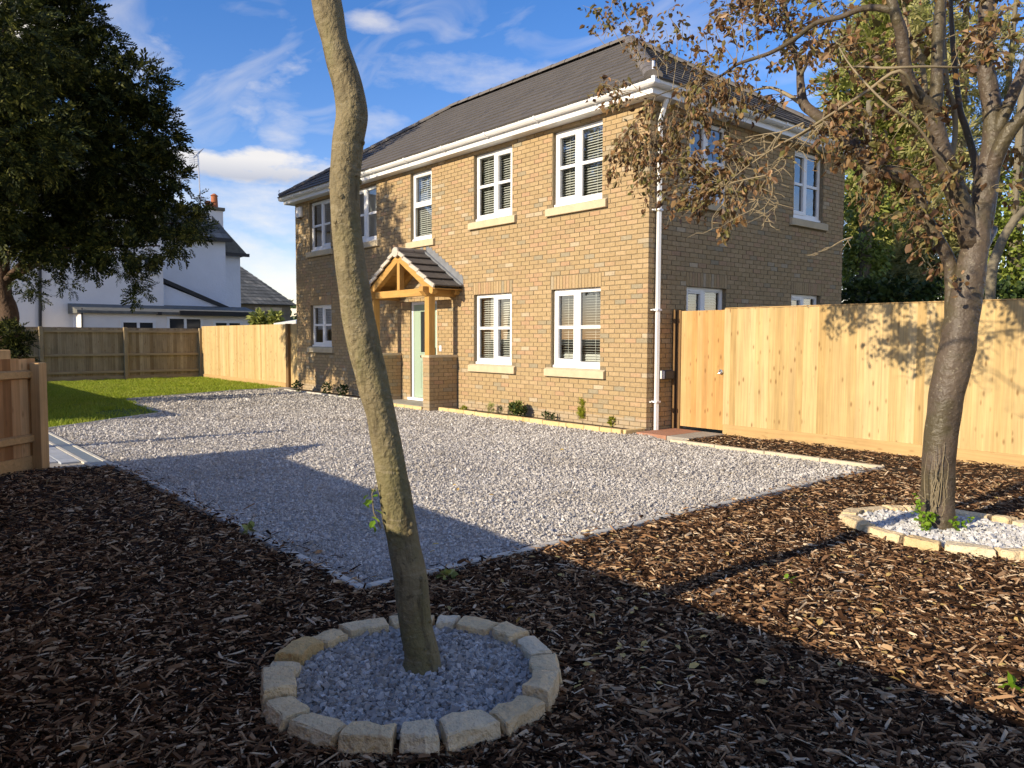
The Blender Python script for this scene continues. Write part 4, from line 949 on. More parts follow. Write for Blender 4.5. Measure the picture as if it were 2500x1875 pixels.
# street fence: splayed bit by the entrance, then along the street just behind the viewer
sf_ = thing('street_fence', 'brown closeboard garden fence with square end post at the near left', 'fence', (-2, -7.7, 0))
A = np.array([-2.05, -7.69]); B = np.array([-1.22, -8.62]); E_ = np.array([8.4, -9.27])
def near_fence(a, b, root, post_at=()):
    d = b-a; Ln = np.linalg.norm(d); ang = atan2(d[1], d[0]); nx = np.array([-d[1], d[0]])/Ln
    # garden side is +nx
    o = MB().add([(-.062, .0, 0), (.058, -.018, 0), (.058, -.026, 0), (-.062, -.022, 0), (-.062, .0, 1.045), (.058, -.018, 1.045), (.058, -.026, 1.045), (-.062, -.022, 1.045)],
                 [(0, 3, 2, 1), (4, 5, 6, 7), (0, 1, 5, 4), (1, 2, 6, 5), (2, 3, 7, 6), (3, 0, 4, 7)]).build('board', 'near_board'); me = o.data; bpy.data.objects.remove(o)
    k = int(Ln/.112)
    for i in range(k):
        c = a+d*(i+.5)/k; piece('board', me, (c[0], c[1], .155), root, ang+random.uniform(-.02, .02), (1, 1, 1+random.uniform(-.004, .004)))
    for z in (.30, .985):
        r = MB().add([(0, .002, z), (Ln, .002, z), (Ln, .05, z+.015), (0, .05, z+.015), (0, .002, z+.095), (Ln, .002, z+.095), (Ln, .05, z+.08), (0, .05, z+.08)],
                     [(0, 3, 2, 1), (4, 5, 6, 7), (0, 1, 5, 4), (1, 2, 6, 5), (2, 3, 7, 6), (3, 0, 4, 7)]).build('rail', 'near_rail')
        r.location = (a[0], a[1], 0); r.rotation_euler = (0, 0, ang); set_parent(r, root)
    g = MB().box(0, Ln, -.02, .018, 0, .158).build('gravel_board', 'near_rail'); g.location = (a[0], a[1], 0); g.rotation_euler = (0, 0, ang); set_parent(g, root)
    for t in post_at:
        c = a+d*t; p = MB().box(-.065, .05, .02, .13, 0, 1.155).build('post', 'near_post', bevel=.004); p.location = (c[0], c[1], 0); p.rotation_euler = (0, 0, ang); set_parent(p, root)
near_fence(A, B, sf_, (.04, .98))
near_fence(B, E_, sf_, (.25, .5))
sf2 = thing('street_fence', 'low brown closeboard street fence on the far side of the drive entrance', 'fence', (-7.2, -8, 0))
near_fence(np.array([-21.0, -7.95]), np.array([-7.0, -7.95]), sf2, (.2, .4, .6, .8, .98))
# the neighbour's post poking up behind the near fence
pq = at_depth(2, 860, 9.6); bp = MB().box(pq[0]-.09, pq[0]+.09, pq[1]-.09, pq[1]+.09, 0, at_depth(2, 854, 9.6)[2]).build('gate_pillar', 'near_post', bevel=.01)
tag(bp, 'square timber pillar rising just behind the near fence', 'post')

# ================================================================== STONE RINGS
def stone_ring(name, label, ctr, rx, ry_, n, zt, seed, mat, glabel, gname, infl, mat_s='ring_stone', start=.1):
    rs = random.Random(seed); root = thing(name, label, 'stone edging', (ctr[0], ctr[1], 0))
    ang = [start+2*pi*(i+rs.uniform(-.22, .22))/n for i in range(n)]; ang.append(ang[0]+2*pi)
    for i in range(n):
        a0, a1 = ang[i]+.022, ang[i+1]-.022; w = rs.uniform(.100, .125); h = zt+rs.uniform(-.016, .018)
        bm = bmesh.new(); rings = []
        na = 3; secs = []
        for k in range(na+1):
            a = a0+(a1-a0)*k/na
            am = (a0+a1)/2; flat = cos((a1-a0)/2)/max(cos(a-am), .3)*.6+.4
            def P_(r, z): return (ctr[0]+cos(a)*rx*r, ctr[1]+sin(a)*ry_*r, z)
            rr = flat; ro = rr+rs.uniform(-.012, .012); wi = w/((rx+ry_)/2)
            secs.append([bm.verts.new(P_(ro+rs.uniform(-.02, .03), -.03)), bm.verts.new(P_(ro+rs.uniform(.0, .025), h*.5)), bm.verts.new(P_(ro-.004, h-rs.uniform(0, .010))),
                         bm.verts.new(P_(ro-wi*.5, h+rs.uniform(-.005, .006))), bm.verts.new(P_(ro-wi+rs.uniform(-.015, .015), h-rs.uniform(0, .012))), bm.verts.new(P_(ro-wi, -.03))])
        for s0, s1 in zip(secs[:-1], secs[1:]):
            for j in range(6): bm.faces.new((s0[j], s0[(j+1) % 6], s1[(j+1) % 6], s1[j]))
        bm.faces.new(secs[0][::-1]); bm.faces.new(secs[-1])
        bmesh.ops.recalc_face_normals(bm, faces=bm.faces)
        ed = [e for e in bm.edges if e.calc_face_angle(0) > .6]
        bmesh.ops.bevel(bm, geom=ed, offset=.005, segments=1, affect='EDGES', clamp_overlap=True)
        bmesh.ops.subdivide_edges(bm, edges=bm.edges, cuts=1, use_grid_fill=True)
        for v in bm.verts: v.co += Vector((rs.gauss(0, .0016), rs.gauss(0, .0016), rs.gauss(0, .0012)))
        me = bpy.data.meshes.new('stone'); bm.to_mesh(me); bm.free(); me.materials.append(MATS[mat_s])
        o = bpy.data.objects.new('stone', me); link(o); set_parent(o, root)
    return root
RING1, RING2 = (5.0, -7.44), (5.47, -3.06)
stone_ring('stone_ring', 'ring of pale limestone blocks round the slender leaning trunk in front', RING1, .605, .60, 18, .102, 5, None, '', '', 1, start=.35)
stone_ring('stone_ring', 'wide ring of yellow stone blocks round the beech trunk by the fence', RING2, .80, .64, 17, .085, 9, None, '', '', 1, start=.1)
def disc_pts(ctr, rx, ry_, n):
    r = np.sqrt(RNG.uniform(0, 1, n)); a = RNG.uniform(0, 2*pi, n); return np.stack([ctr[0]+r*rx*np.cos(a), ctr[1]+r*ry_*np.sin(a)], 1)
sheet('ring_bed', [(RING1[0]+.5*cos(t), RING1[1]+.5*sin(t)) for t in np.linspace(0, 2*pi, 33)[:-1]], .045, 'gravel_bed', 'gravel bed inside the front stone ring', 'ground')
sheet('ring_bed', [(RING2[0]+.68*cos(t), RING2[1]+.53*sin(t)) for t in np.linspace(0, 2*pi, 33)[:-1]], .032, 'gravel_bed', 'gravel bed inside the stone ring of the beech', 'ground')
P = disc_pts(RING1, .515, .51, 6000); stones(P, .0170*RNG.lognormal(0, .25, len(P)), .047, 'gravel', 'gravel_ring', 'blue-grey slate gravel inside the front stone ring', 'gravel')
P = disc_pts(RING2, .67, .52, 4200); stones(P, .021*RNG.lognormal(0, .25, len(P)), .034, 'gravel', 'gravel_white', 'white gravel inside the stone ring of the beech', 'gravel')

# ================================================================== FOLIAGE HELPERS
LEAF_V = np.array([(0, 0, 0), (.32, .26, .07), (.72, .20, .05), (1.0, 0, -.12), (.72, -.20, .05), (.32, -.26, .07), (.5, 0, -.02)])
LEAF_F = [(0, 6, 1), (1, 6, 2), (2, 6, 3), (3, 6, 4), (4, 6, 5), (5, 6, 0)]
def spray_template(n, ln, w, spread, curl, seed):
    rs = np.random.default_rng(seed); V = []; Fc = []
    for i in range(n):
        t = (i+.5)/n; side = 1 if i % 2 else -1
        b = np.array([t*.85, 0, -curl*t*t]); a = spread*(1-.35*t)*side+rs.normal(0, .15)
        d = np.array([cos(a), sin(a), rs.normal(.05, .22)]); d /= np.linalg.norm(d); s = np.cross(d, (0, 0, 1.0)); s /= np.linalg.norm(s)
        L_ = ln*(1-.3*t)*rs.uniform(.8, 1.2); k = len(V)
        V += [b, b+d*L_*.55+s*w, b+d*L_, b+d*L_*.55-s*w]; Fc += [(k, k+1, k+2), (k, k+2, k+3)]
    return np.array(V), Fc
def blob_points(n, ctr, rad, shell=.55):
    d = RNG.normal(size=(n, 3)); d /= np.linalg.norm(d, axis=1, keepdims=True); r = shell+(1-shell)*RNG.uniform(0, 1, n)**.6
    return ctr+d*r[:, None]*rad, d
def px_blob(u, v, ru, rv, dep, rd=None):
    """blob from photograph pixels at a given depth, as centre and camera-aligned radii"""
    c = at_depth(u, v, dep); k = dep/FPX; return c, ru*k, rv*k, (rd if rd else (ru+rv)/2*k)
def foliage(name, mat, parent, blobs, tmpl, size, up=.15, out=1.0, jitter=.5, shell=.5):
    """blobs: (centre, r_right, r_up, r_depth, count)"""
    Ps = []; Ds = []
    for (c, rr, ru, rd, n) in blobs:
        p, d = blob_points(n, np.zeros(3), np.ones(3), shell)
        off = p[:, :1]*rr*RH[None]+p[:, 1:2]*rd*FH[None]+p[:, 2:3]*ru*np.array([[0, 0, 1.]])
        dd = d[:, :1]*RH[None]/rr+d[:, 1:2]*FH[None]/rd+d[:, 2:3]*np.array([[0, 0, 1.]])/ru
        dd /= np.linalg.norm(dd, axis=1, keepdims=True)
        Ps.append(c[None]+off); Ds.append(dd)
    Pp = np.concatenate(Ps); D = np.concatenate(Ds)*out+RNG.normal(0, jitter, (len(Pp), 3)); D[:, 2] += up
    n = len(Pp); sc = size*RNG.uniform(.6, 1.3, n)
    V, Fc = scatter(tmpl[0], tmpl[1], Pp, rot_dirs(D, RNG.uniform(-1.2, 1.2, n)), np.stack([sc, sc, sc], 1))
    return np_mesh(name, V, Fc, mat, parent)

# ================================================================== FRONT TREE (slender leaning trunk)
ft = thing('slender_tree', 'slender smooth-barked tree with kinked leaning trunk in the foreground', 'tree', (4.97, -7.39, 0))
B0 = np.array([4.97, -7.39, 0.0])
path = [(.006, .02, .098), (.005, .065, .082), (.002, .12, .071), (-.023, .24, .066), (-.04, .399, .072), (-.075, .60, .067), (-.093, .694, .069), (-.13, .93, .062), (-.163, 1.118, .060), (-.192, 1.25, .066), (-.234, 1.439, .067), (-.269, 1.68, .062), (-.290, 1.90, .0595),
        (-.293, 2.044, .060), (-.277, 2.226, .0615), (-.262, 2.33, .062), (-.272, 2.42, .059), (-.305, 2.53, .057), (-.330, 2.62, .052), (-.350, 2.72, .060), (-.37, 2.85, .058), (-.36, 3.1, .052), (-.30, 3.6, .043), (-.33, 4.2, .034), (-.26, 4.9, .022), (-.3, 5.5, .012)]
pts, rad = catmull([B0+RH*a+np.array([0, 0, z])+FH*(.03*sin(z*2.1)) for a, z, r in path], [r for a, z, r in path], 6)
rs = random.Random(3)
def bumpy_tube(pts, rad, n, amp, seed, freq=9.0):
    r2 = np.random.default_rng(seed); ph = r2.uniform(0, 6.28, 8); mb = MB(); mb.tube(pts, rad, n); m = len(pts); s = 0.0
    for i in range(m):
        if i: s += np.linalg.norm(np.array(pts[i])-np.array(pts[i-1]))
        c = np.array(pts[i])
        for k in range(n):
            th = 2*pi*k/n; v = np.array(mb.v[i*n+k]); f = 1+amp*(.5*sin(freq*s+ph[0]+2*th)+.4*sin(freq*2.3*s+ph[1]-th*3)+.35*sin(freq*4.1*s+ph[2]+th))
            mb.v[i*n+k] = tuple(c+(v-c)*f)
    return mb
bumpy_tube(pts, rad, 20, .035, 2).build('trunk', 'bark_front', ft, smooth=True)
# pruning scars and burrs on the trunk
kn = MB()
for i in range(46):
    k = rs.randrange(6, 108); c = np.array(pts[k]); a = rs.uniform(0, 2*pi); d = np.array([cos(a), sin(a), 0]); r = rad[k]
    for j in range(rs.choice((1, 1, 2))):
        q = c+d*r*.97+np.array([0, 0, rs.uniform(-.02, .02)]); s = rs.uniform(.004, .010)
        kn.tube([q-d*.006, q+d*s*.6, q+d*s], [s*1.8, s*1.2, s*.3], 6)
kn.build('bark_burrs', 'bark_front', ft, smooth=True, kind='stuff')
kn = MB(); c = at_depth(1075*.98-22, 1027, (B0-C)@FH-.06)
ftl = []
def branch_pts(p0, d, L_, n, wob, rs, droop=0.0):
    p = np.array(p0, float); d = np.array(d, float); d /= np.linalg.norm(d); out = [p.copy()]
    for i in range(n):
        d = d+np.array([rs.gauss(0, wob), rs.gauss(0, wob), rs.gauss(0, wob)-droop]); d /= np.linalg.norm(d); p = p+d*L_/n; out.append(p.copy())
    return out
br = MB(); tips = []
for i in range(9):
    k = 120+i*3; k = min(k, len(pts)-2); a = i*2.4; b = branch_pts(pts[k], (cos(a), sin(a), .7), rs.uniform(.7, 1.5), 5, .18, rs)
    br.tube(b, list(np.linspace(.018, .004, 6)), 6); tips += b[2:]
br.build('branches', 'bark_front', ft, smooth=True, kind='stuff')
lp = np.array([t+np.array([rs.gauss(0, .16), rs.gauss(0, .16), rs.gauss(0, .14)]) for t in tips for _ in range(4)])
n = len(lp); V, Fc = scatter(LEAF_V, LEAF_F, lp, rot_dirs(RNG.normal(size=(n, 3)), RNG.uniform(0, 6, n)), np.repeat(RNG.uniform(.05, .08, n)[:, None], 3, 1))
np_mesh('crown', V, Fc, 'leaf_beech', ft)
# small green shoot low on the trunk
db = (B0-C)@FH
sh = MB(); s0 = at_depth(930, 1290, db-.02); s1 = at_depth(912, 1250, db-.03); s2 = at_depth(908, 1205, db-.03); s3 = at_depth(920, 1180, db-.03)
sh.tube([s0, s1, s2, s3], [.004, .003, .0025, .0015], 5); shoot = sh.build('shoot', 'bark_twig', ft)
lp = np.array([at_depth(u, v, db-.03) for u, v in ((918, 1195), (905, 1220), (912, 1225), (903, 1240), (914, 1245), (906, 1262), (915, 1270), (922, 1212), (900, 1207), (909, 1280))])
n = len(lp); dd = np.stack([RNG.normal(-.3, .6, n), RNG.normal(-.4, .6, n), RNG.normal(-.2, .4, n)], 1)
V, Fc = scatter(LEAF_V, LEAF_F, lp, rot_dirs(dd, RNG.uniform(-.6, .6, n)), np.repeat(RNG.uniform(.032, .048, n)[:, None], 3, 1)*np.array([[1, 1.25, 1]]))
np_mesh('shoot_leaves', V, Fc, 'leaf_bright', shoot)

# ================================================================== BEECH ON THE RIGHT
bt = thing('beech_tree', 'forked beech with brown autumn leaves beside the new fence', 'tree', (5.35, -3.03, 0))
BB = np.array([5.35, -3.03, 0.0]); bd_ = (BB-C)@FH
def back(u): return 2.35*min(max((2170-u)/620.0, 0.0), 1.1)     # the house side of the crown lies further back
def T(u, v, dd=0.0): return at_depth(u, v, bd_+dd+back(u))
trunk_px = [(2293, 1303, 0, .150), (2291, 1285, 0, .132), (2288, 1243, 0, .120), (2292, 1130, 0, .114), (2303, 1017, 0, .112), (2318, 930, 0, .120), (2337, 848, 0, .126), (2352, 760, 0, .112), (2368, 678, 0, .100), (2379, 610, 0, .090), (2387, 545, 0, .092), (2394, 500, 0, .088)]
def px_branch(lst, sub=4): return catmull([T(u, v, d) for u, v, d, r in lst], [r for *_, r in lst], sub)
p_, r_ = px_branch(trunk_px, 5); bumpy_tube(p_, r_, 22, .045, 4, 6.0).build('trunk', 'bark_beech', bt, smooth=True)
LIMBS = [
 [(2372, 600, 0, .075), (2345, 500, -.03, .074), (2310, 400, -.08, .064), (2285, 315, -.1, .060), (2274, 268, -.12, .058), (2242, 235, -.15, .046), (2213, 180, -.2, .043), (2200, 80, -.25, .041), (2183, 25, -.28, .036), (2160, -90, -.3, .028), (2150, -260, -.3, .015)],
 [(2276, 275, -.12, .050), (2287, 225, -.1, .046), (2290, 100, -.05, .041), (2296, 0, 0, .036), (2300, -160, .05, .026), (2310, -330, .1, .012)],
 [(2392, 560, 0, .082), (2408, 445, .03, .083), (2424, 345, .05, .072), (2422, 262, .08, .066), (2405, 150, .1, .060), (2410, 0, .12, .052), (2425, -150, .15, .036), (2420, -350, .2, .015)],
 [(2424, 345, .05, .048), (2450, 285, 0, .045), (2480, 215, -.05, .041), (2525, 110, -.1, .033), (2570, -30, -.2, .02)],
 [(2410, 440, .03, .055), (2455, 335, -.08, .052), (2515, 262, -.15, .043), (2600, 150, -.25, .03), (2680, 0, -.3, .015)],
 [(2390, 480, .1, .030), (2382, 400, .2, .028), (2358, 313, .3, .026), (2344, 270, .32, .024), (2334, 193, .35, .021), (2324, 72, .4, .018), (2320, -60, .45, .012)],
 [(2318, 420, 0, .020), (2332, 330, .15, .020), (2328, 260, .2, .019), (2310, 190, .25, .017), (2305, 40, .3, .014), (2310, -90, .3, .010)],
 [(2230, 235, -.13, .02), (2258, 225, .2, .021), (2245, 130, .3, .018), (2222, 90, .35, .014), (2200, -20, .4, .01)],
 [(2330, 880, .05, .05), (2322, 800, .08, .046), (2323, 700, .1, .046), (2318, 640, .1, .046), (2286, 579, .1, .044), (2257, 521, .1, .041), (2236, 455, .1, .036), (2190, 425, .12, .048), (2131, 410, .15, .050), (2090, 360, .2, .050), (2045, 318, .25, .047), (1990, 278, .3, .044), (1962, 252, .33, .042), (1954, 200, .36, .034), (1952, 164, .38, .031), (1938, 125, .4, .028), (1924, 60, .42, .022), (1915, -10, .45, .017), (1920, -110, .5, .01)],
 [(1960, 255, .33, .022), (1922, 231, .3, .017), (1880, 214, .28, .013), (1835, 222, .25, .009)],
 [(1952, 190, .36, .016), (1978, 140, .3, .014), (2005, 90, .25, .011), (2030, 40, .2, .008)],
 [(2195, 40, -.25, .026), (2165, 22, -.28, .025), (2110, 20, -.32, .023), (2050, 42, -.36, .020), (1993, 56, -.4, .019), (1940, 95, -.42, .018), (1888, 126, -.44, .017), (1840, 143, -.45, .015), (1798, 158, -.46, .013), (1762, 184, -.46, .011), (1720, 198, -.45, .009), (1680, 205, -.44, .007), (1600, 235, -.42, .005)],
 [(2240, 240, -.2, .014), (2196, 173, -.35, .012), (2110, 228, -.38, .011), (2026, 281, -.4, .010), (1957, 325, -.42, .009), (1910, 350, -.42, .008), (1870, 375, -.42, .0065), (1820, 410, -.4, .005), (1770, 452, -.4, .0035)],
 [(2370, 470, -.05, .011), (2290, 380, -.25, .010), (2240, 310, -.35, .009), (2160, 250, -.42, .008), (2080, 165, -.45, .006), (2040, 100, -.45, .004)],
 [(2345, 165, -.3, .008), (2250, 163, -.35, .009), (2160, 166, -.36, .009), (2090, 162, -.36, .006)],
 [(2388, 640, .3, .03), (2425, 560, .7, .035), (2440, 620, .9, .03)][:2],
]
sec = MB()
for i, Lm in enumerate(LIMBS):
    p_, r_ = px_branch(Lm, 4)
    b_ = bumpy_tube(p_, r_, 12 if r_[0] > .03 else 7, .05, 20+i, 8.0)
    b_.build('limb', 'bark_beech' if r_[0] > .024 else 'bark_twig', bt, smooth=True)
TW = [[(2012, 300), (1945, 337), (1910, 383), (1881, 423), (1858, 458), (1864, 477), (1850, 487), (1845, 506), (1796, 531)], [(1962, 300), (1910, 321), (1868, 327), (1820, 336)], [(1875, 427), (1800, 443), (1777, 454), (1773, 487), (1741, 529), (1739, 560)],
      [(1879, 440), (1879, 466), (1900, 495), (1875, 529), (1860, 552)], [(1875, 529), (1882, 552)], [(1910, 321), (1890, 350), (1885, 372)], [(1868, 376), (1840, 380), (1818, 368), (1780, 380)], [(1864, 330), (1868, 370)], [(1895, 335), (1868, 376)],
      [(1881, 423), (1886, 470), (1868, 505), (1840, 520)], [(1850, 487), (1800, 490), (1770, 500)], [(2082, 579), (2055, 588), (2020, 608), (1974, 624)], [(1815, 440), (1790, 480), (1778, 520)], [(1910, 383), (1918, 400), (1895, 430)], [(2012, 300), (1990, 320), (1945, 372)]]
twm = MB()
for i, t in enumerate(TW):
    n = len(t); p_, r_ = catmull([T(u, v, -.4+.04*sin(i*2.0+k*.6)) for k, (u, v) in enumerate(t)], list(np.linspace(.007, .003, n)), 3); twm.tube(p_, r_, 5)
rt = random.Random(5)
for i, t in enumerate(TW):
    for k in range(1, len(t)):
        for j in range(2):
            f = rt.random(); u = t[k-1][0]*(1-f)+t[k][0]*f; v = t[k-1][1]*(1-f)+t[k][1]*f
            q = [T(u, v, -.4)]; du, dv = rt.gauss(-6, 10), rt.uniform(2, 14)
            for m_ in range(rt.choice((2, 3, 4))): u += du+rt.gauss(0, 5); v += dv+rt.gauss(0, 5); q.append(T(u, v, -.4+.02*m_))
            twm.tube(q, list(np.linspace(.004, .0018, len(q))), 4)
# foliage: twigs from the skeleton into leaf clusters
SK = np.concatenate([np.array(px_branch(L_, 4)[0]) for L_ in LIMBS[:15]])
CL = [(1560, 420, 90, 62, -.35, 200), (1650, 450, 85, 95, -.4, 270), (1600, 360, 60, 40, -.35, 70), (1700, 345, 85, 65, -.4, 190), (1770, 310, 80, 60, -.35, 140), (1740, 410, 65, 65, -.38, 130), (1500, 425, 40, 45, -.35, 70), (1478, 240, 40, 38, -.4, 55), (1450, 195, 22, 22, -.4, 25),
      (1500, 10, 75, 48, -.4, 150), (1545, 80, 22, 30, -.4, 26), (1620, 80, 36, 30, -.3, 18), (1710, 45, 110, 50, -.3, 150), (1830, 55, 110, 70, -.2, 160), (1760, 165, 80, 40, -.3, 45), (1950, 70, 90, 80, .2, 200), (2010, 150, 80, 70, .1, 130), (1690, 265, 70, 30, -.4, 50), (1830, 255, 70, 40, -.3, 46),
      (2130, 320, 100, 90, .1, 190), (2200, 430, 85, 100, .1, 170), (2250, 560, 60, 65, .05, 90), (2100, 220, 90, 80, .1, 150), (2160, 100, 90, 90, .1, 160), (2060, 360, 70, 45, .1, 120), (2150, 520, 60, 60, .2, 90), (2030, 405, 50, 14, -.2, 45), (1690, 525, 45, 34, -.4, 90), (1795, 560, 28, 38, -.4, 55), (1840, 478, 36, 36, -.4, 60),
      (2450, 50, 60, 60, -.6, 60), (2480, 130, 40, 40, -.7, 30), (2380, 90, 60, 90, .3, 70), (2300, 660, 36, 40, 0, 30), (2450, 430, 70, 110, .5, 60), (2240, 280, 60, 60, .3, 120), (1580, 300, 40, 30, -.4, 30), (1880, -30, 150, 40, 0, 120), (2250, -40, 250, 60, 0, 160)]
lv_p = []; lv_d = []
rs = random.Random(17)
for (u, v, ru, rv, dd, n) in CL:
    c = T(u, v, dd); k = (bd_+dd+back(u))/FPX
    n = int(n*1.7); nt2 = max(4, n//11)
    for j in range(nt2):
        a = rs.uniform(0, 2*pi); r = sqrt(rs.uniform(.02, 1)); q = c+RH*(cos(a)*r*ru*k)+np.array([0, 0, 1.])*(sin(a)*r*rv*k)+FH*rs.gauss(0, .22)
        s_ = SK[np.argmin(np.linalg.norm(SK-q, axis=1)+.25*np.maximum(0, q[2]-SK[:, 2]))]
        dv = q-s_; Ls = np.linalg.norm(dv)
        if Ls > .5: s_ = q-dv/Ls*(.26+.22*rs.random()); dv = q-s_
        mid = s_+dv*.5+np.array([rs.gauss(0, .05), rs.gauss(0, .05), .06]); p_, r_ = catmull([s_, mid, q], [.0035, .0026, .0012], 4); twm.tube(p_, r_, 4, cap=False)
        m = max(3, round(n/nt2))
        for i in range(m):
            t = rs.uniform(.35, 1.0); b = p_[min(int(t*8), 8)]; off = np.array([rs.gauss(0, .035), rs.gauss(0, .035), rs.gauss(0, .03)-.01]); lv_p.append(b+off)
            dl = dv/np.linalg.norm(dv)*.4+np.array([rs.gauss(0, .6), rs.gauss(0, .6), rs.gauss(-.55, .45)]); lv_d.append(dl)
twm.build('twigs', 'bark_twig', bt, kind='stuff')
lp = np.array(lv_p); n = len(lp); sz = np.clip(RNG.lognormal(math.log(.056), .25, n), .03, .095)
V, Fc = scatter(LEAF_V, LEAF_F, lp, rot_dirs(np.array(lv_d), RNG.uniform(-1.4, 1.4, n)), np.stack([sz, sz*RNG.uniform(.7, 1.35, n), sz*RNG.uniform(-1.5, 3.0, n)], 1))
np_mesh('crown', V, Fc, 'leaf_beech', bt)
# ivy at its foot and dead stems up the bark
iv = thing('ivy', 'bright green ivy at the foot of the beech trunk', 'ivy', (5.25, -3.2, .05))
ipx = [(2238, 1218), (2245, 1235), (2236, 1250), (2250, 1255), (2243, 1270), (2255, 1282), (2262, 1275), (2270, 1268), (2248, 1290), (2262, 1292), (2240, 1228), (2272, 1262), (2278, 1258), (2330, 1285), (2345, 1282), (2322, 1278), (2365, 1270)]
lp = np.array([at_depth(u+random.gauss(0, 5), v+random.gauss(0, 5), bd_-.14) for u, v in ipx*5]); lp[:, 2] = np.maximum(lp[:, 2], .06); n = len(lp)
dd = -FH[None]*.7+RNG.normal(0, .6, (n, 3)); V, Fc = scatter(LEAF_V, LEAF_F, lp, rot_dirs(dd, RNG.uniform(-1, 1, n)), np.repeat(RNG.uniform(.030, .055, n)[:, None], 3, 1)*np.array([[1, 1.6, 1]]))
np_mesh('ivy_leaves', V, Fc, 'leaf_bright', iv)
st_ = MB()
for i in range(16):
    u0 = rs.uniform(2255, 2318); v0 = rs.uniform(1225, 1285); L_ = rs.uniform(40, 170); uu = rs.gauss(0, 14); w_ = []
    for t in np.linspace(0, 1, 6):
        u, v = u0+uu*t+rs.gauss(0, 3), v0-L_*t; cu = 2290+max(0, (1000-v))*.0; off = (u-2291)/60.0; dep = bd_-.118*sqrt(max(.08, 1-min(1, off*off)))-.006
        w_.append(at_depth(u, v, dep))
    st_.tube(w_, [.0035, .003, .003, .0025, .002, .001], 4)
st_.build('ivy_stems', 'bark_twig', iv)

# ================================================================== YEW ON THE LEFT
yw = thing('yew_tree', 'big dark evergreen yew overhanging the lawn at the left', 'tree', (-11.3, -6.75, 0))
YD = 16.0
yp = [(12, 985, .30), (14, 880, .26), (16, 800, .22), (22, 765, .19), (8, 720, .165), (4, 660, .155), (0, 600, .15), (-10, 480, .17), (-20, 300, .14), (-30, 100, .10), (-30, -150, .05)]
p_, r_ = catmull([at_depth(u, v, YD) for u, v, r in yp], [r for *_, r in yp], 4); p_[0] = np.array([p_[0][0], p_[0][1], -.05])
bumpy_tube(p_, r_, 16, .08, 8, 5.0).build('trunk', 'bark_yew', yw, smooth=True)
yl = MB(); rs = random.Random(23); yb = []
YB = [(60, 70, 150, 130, 0, 900), (180, 60, 75, 75, .3, 320), (200, 150, 110, 90, .2, 520), (330, 215, 75, 70, .2, 330), (110, 260, 170, 120, -.6, 1000), (300, 300, 100, 80, .2, 480), (375, 330, 60, 75, .5, 260), (390, 420, 50, 60, .6, 200), (180, 400, 170, 110, -.5, 1000), (330, 440, 100, 80, .3, 480), (60, 500, 150, 100, -.4, 760),
      (250, 530, 130, 60, -.2, 560), (400, 535, 80, 34, .3, 190), (460, 545, 42, 26, .3, 60), (60, 590, 120, 36, -.5, 230), (170, 605, 100, 34, -.8, 200), (300, 610, 100, 32, -.6, 150), (390, 600, 70, 26, 0, 70), (-170, 150, 190, 180, 0, 900), (-170, 430, 190, 170, 0, 900), (40, -110, 200, 110, 0, 620), (-60, 300, 150, 200, -1.6, 700), (120, 470, 150, 130, 1.6, 500), (120, 200, 170, 150, 1.8, 500), (-20, 120, 170, 150, -2.4, 650), (20, 330, 150, 130, -2.6, 600), (-120, 480, 160, 130, -2.4, 600), (-200, 250, 180, 200, -2.2, 500)]
for (u, v, ru, rv, dd, n) in YB:
    c, a, b, d = px_blob(u, v, ru, rv, YD+dd); yb.append((c, a, b, max(d, .7), int(n*.95)))
    s_ = p_[np.argmin([abs(q[2]-(c[2]-.6)) for q in p_])]; bp_, br_ = catmull([s_, (s_+c)/2+np.array([0, 0, .25]), c], [.07, .045, .015], 4); yl.tube(bp_, br_, 6)
yl.build('branches', 'bark_yew', yw, smooth=True, kind='stuff')
YT = spray_template(16, .32, .055, .9, .25, 4)
foliage('crown', 'leaf_yew', yw, yb, YT, .33, up=-.05, jitter=.6, shell=.3)
# hanging low sprigs against the white house
sp_b = []
for (u, v, n) in ((60, 655, 26), (70, 690, 30), (85, 715, 18), (140, 660, 26), (165, 695, 18), (230, 660, 30), (330, 680, 40), (345, 715, 26), (300, 650, 40), (360, 640, 26), (210, 640, 40), (430, 590, 30), (480, 560, 26), (500, 520, 22), (470, 490, 16)):
    c, a, b, d = px_blob(u, v, 26, 22, YD-.8); sp_b.append((c, a, b, d, n))
foliage('low_sprigs', 'leaf_yew', yw, sp_b, YT, .24, up=-.2, jitter=.7, shell=.1)
us_ = thing('undergrowth_shrub', 'dark leafy growth at the foot of the yew trunk', 'shrub', tuple(G(40, 1000)))
foliage('foliage', 'leaf_yew', us_, [(*px_blob(26, 825, 26, 34, YD-.5), 130), (*px_blob(20, 880, 45, 50, YD-.5), 200), (*px_blob(55, 838, 18, 10, YD-.5), 36)], YT, .22, up=.1, jitter=.6, shell=.2)

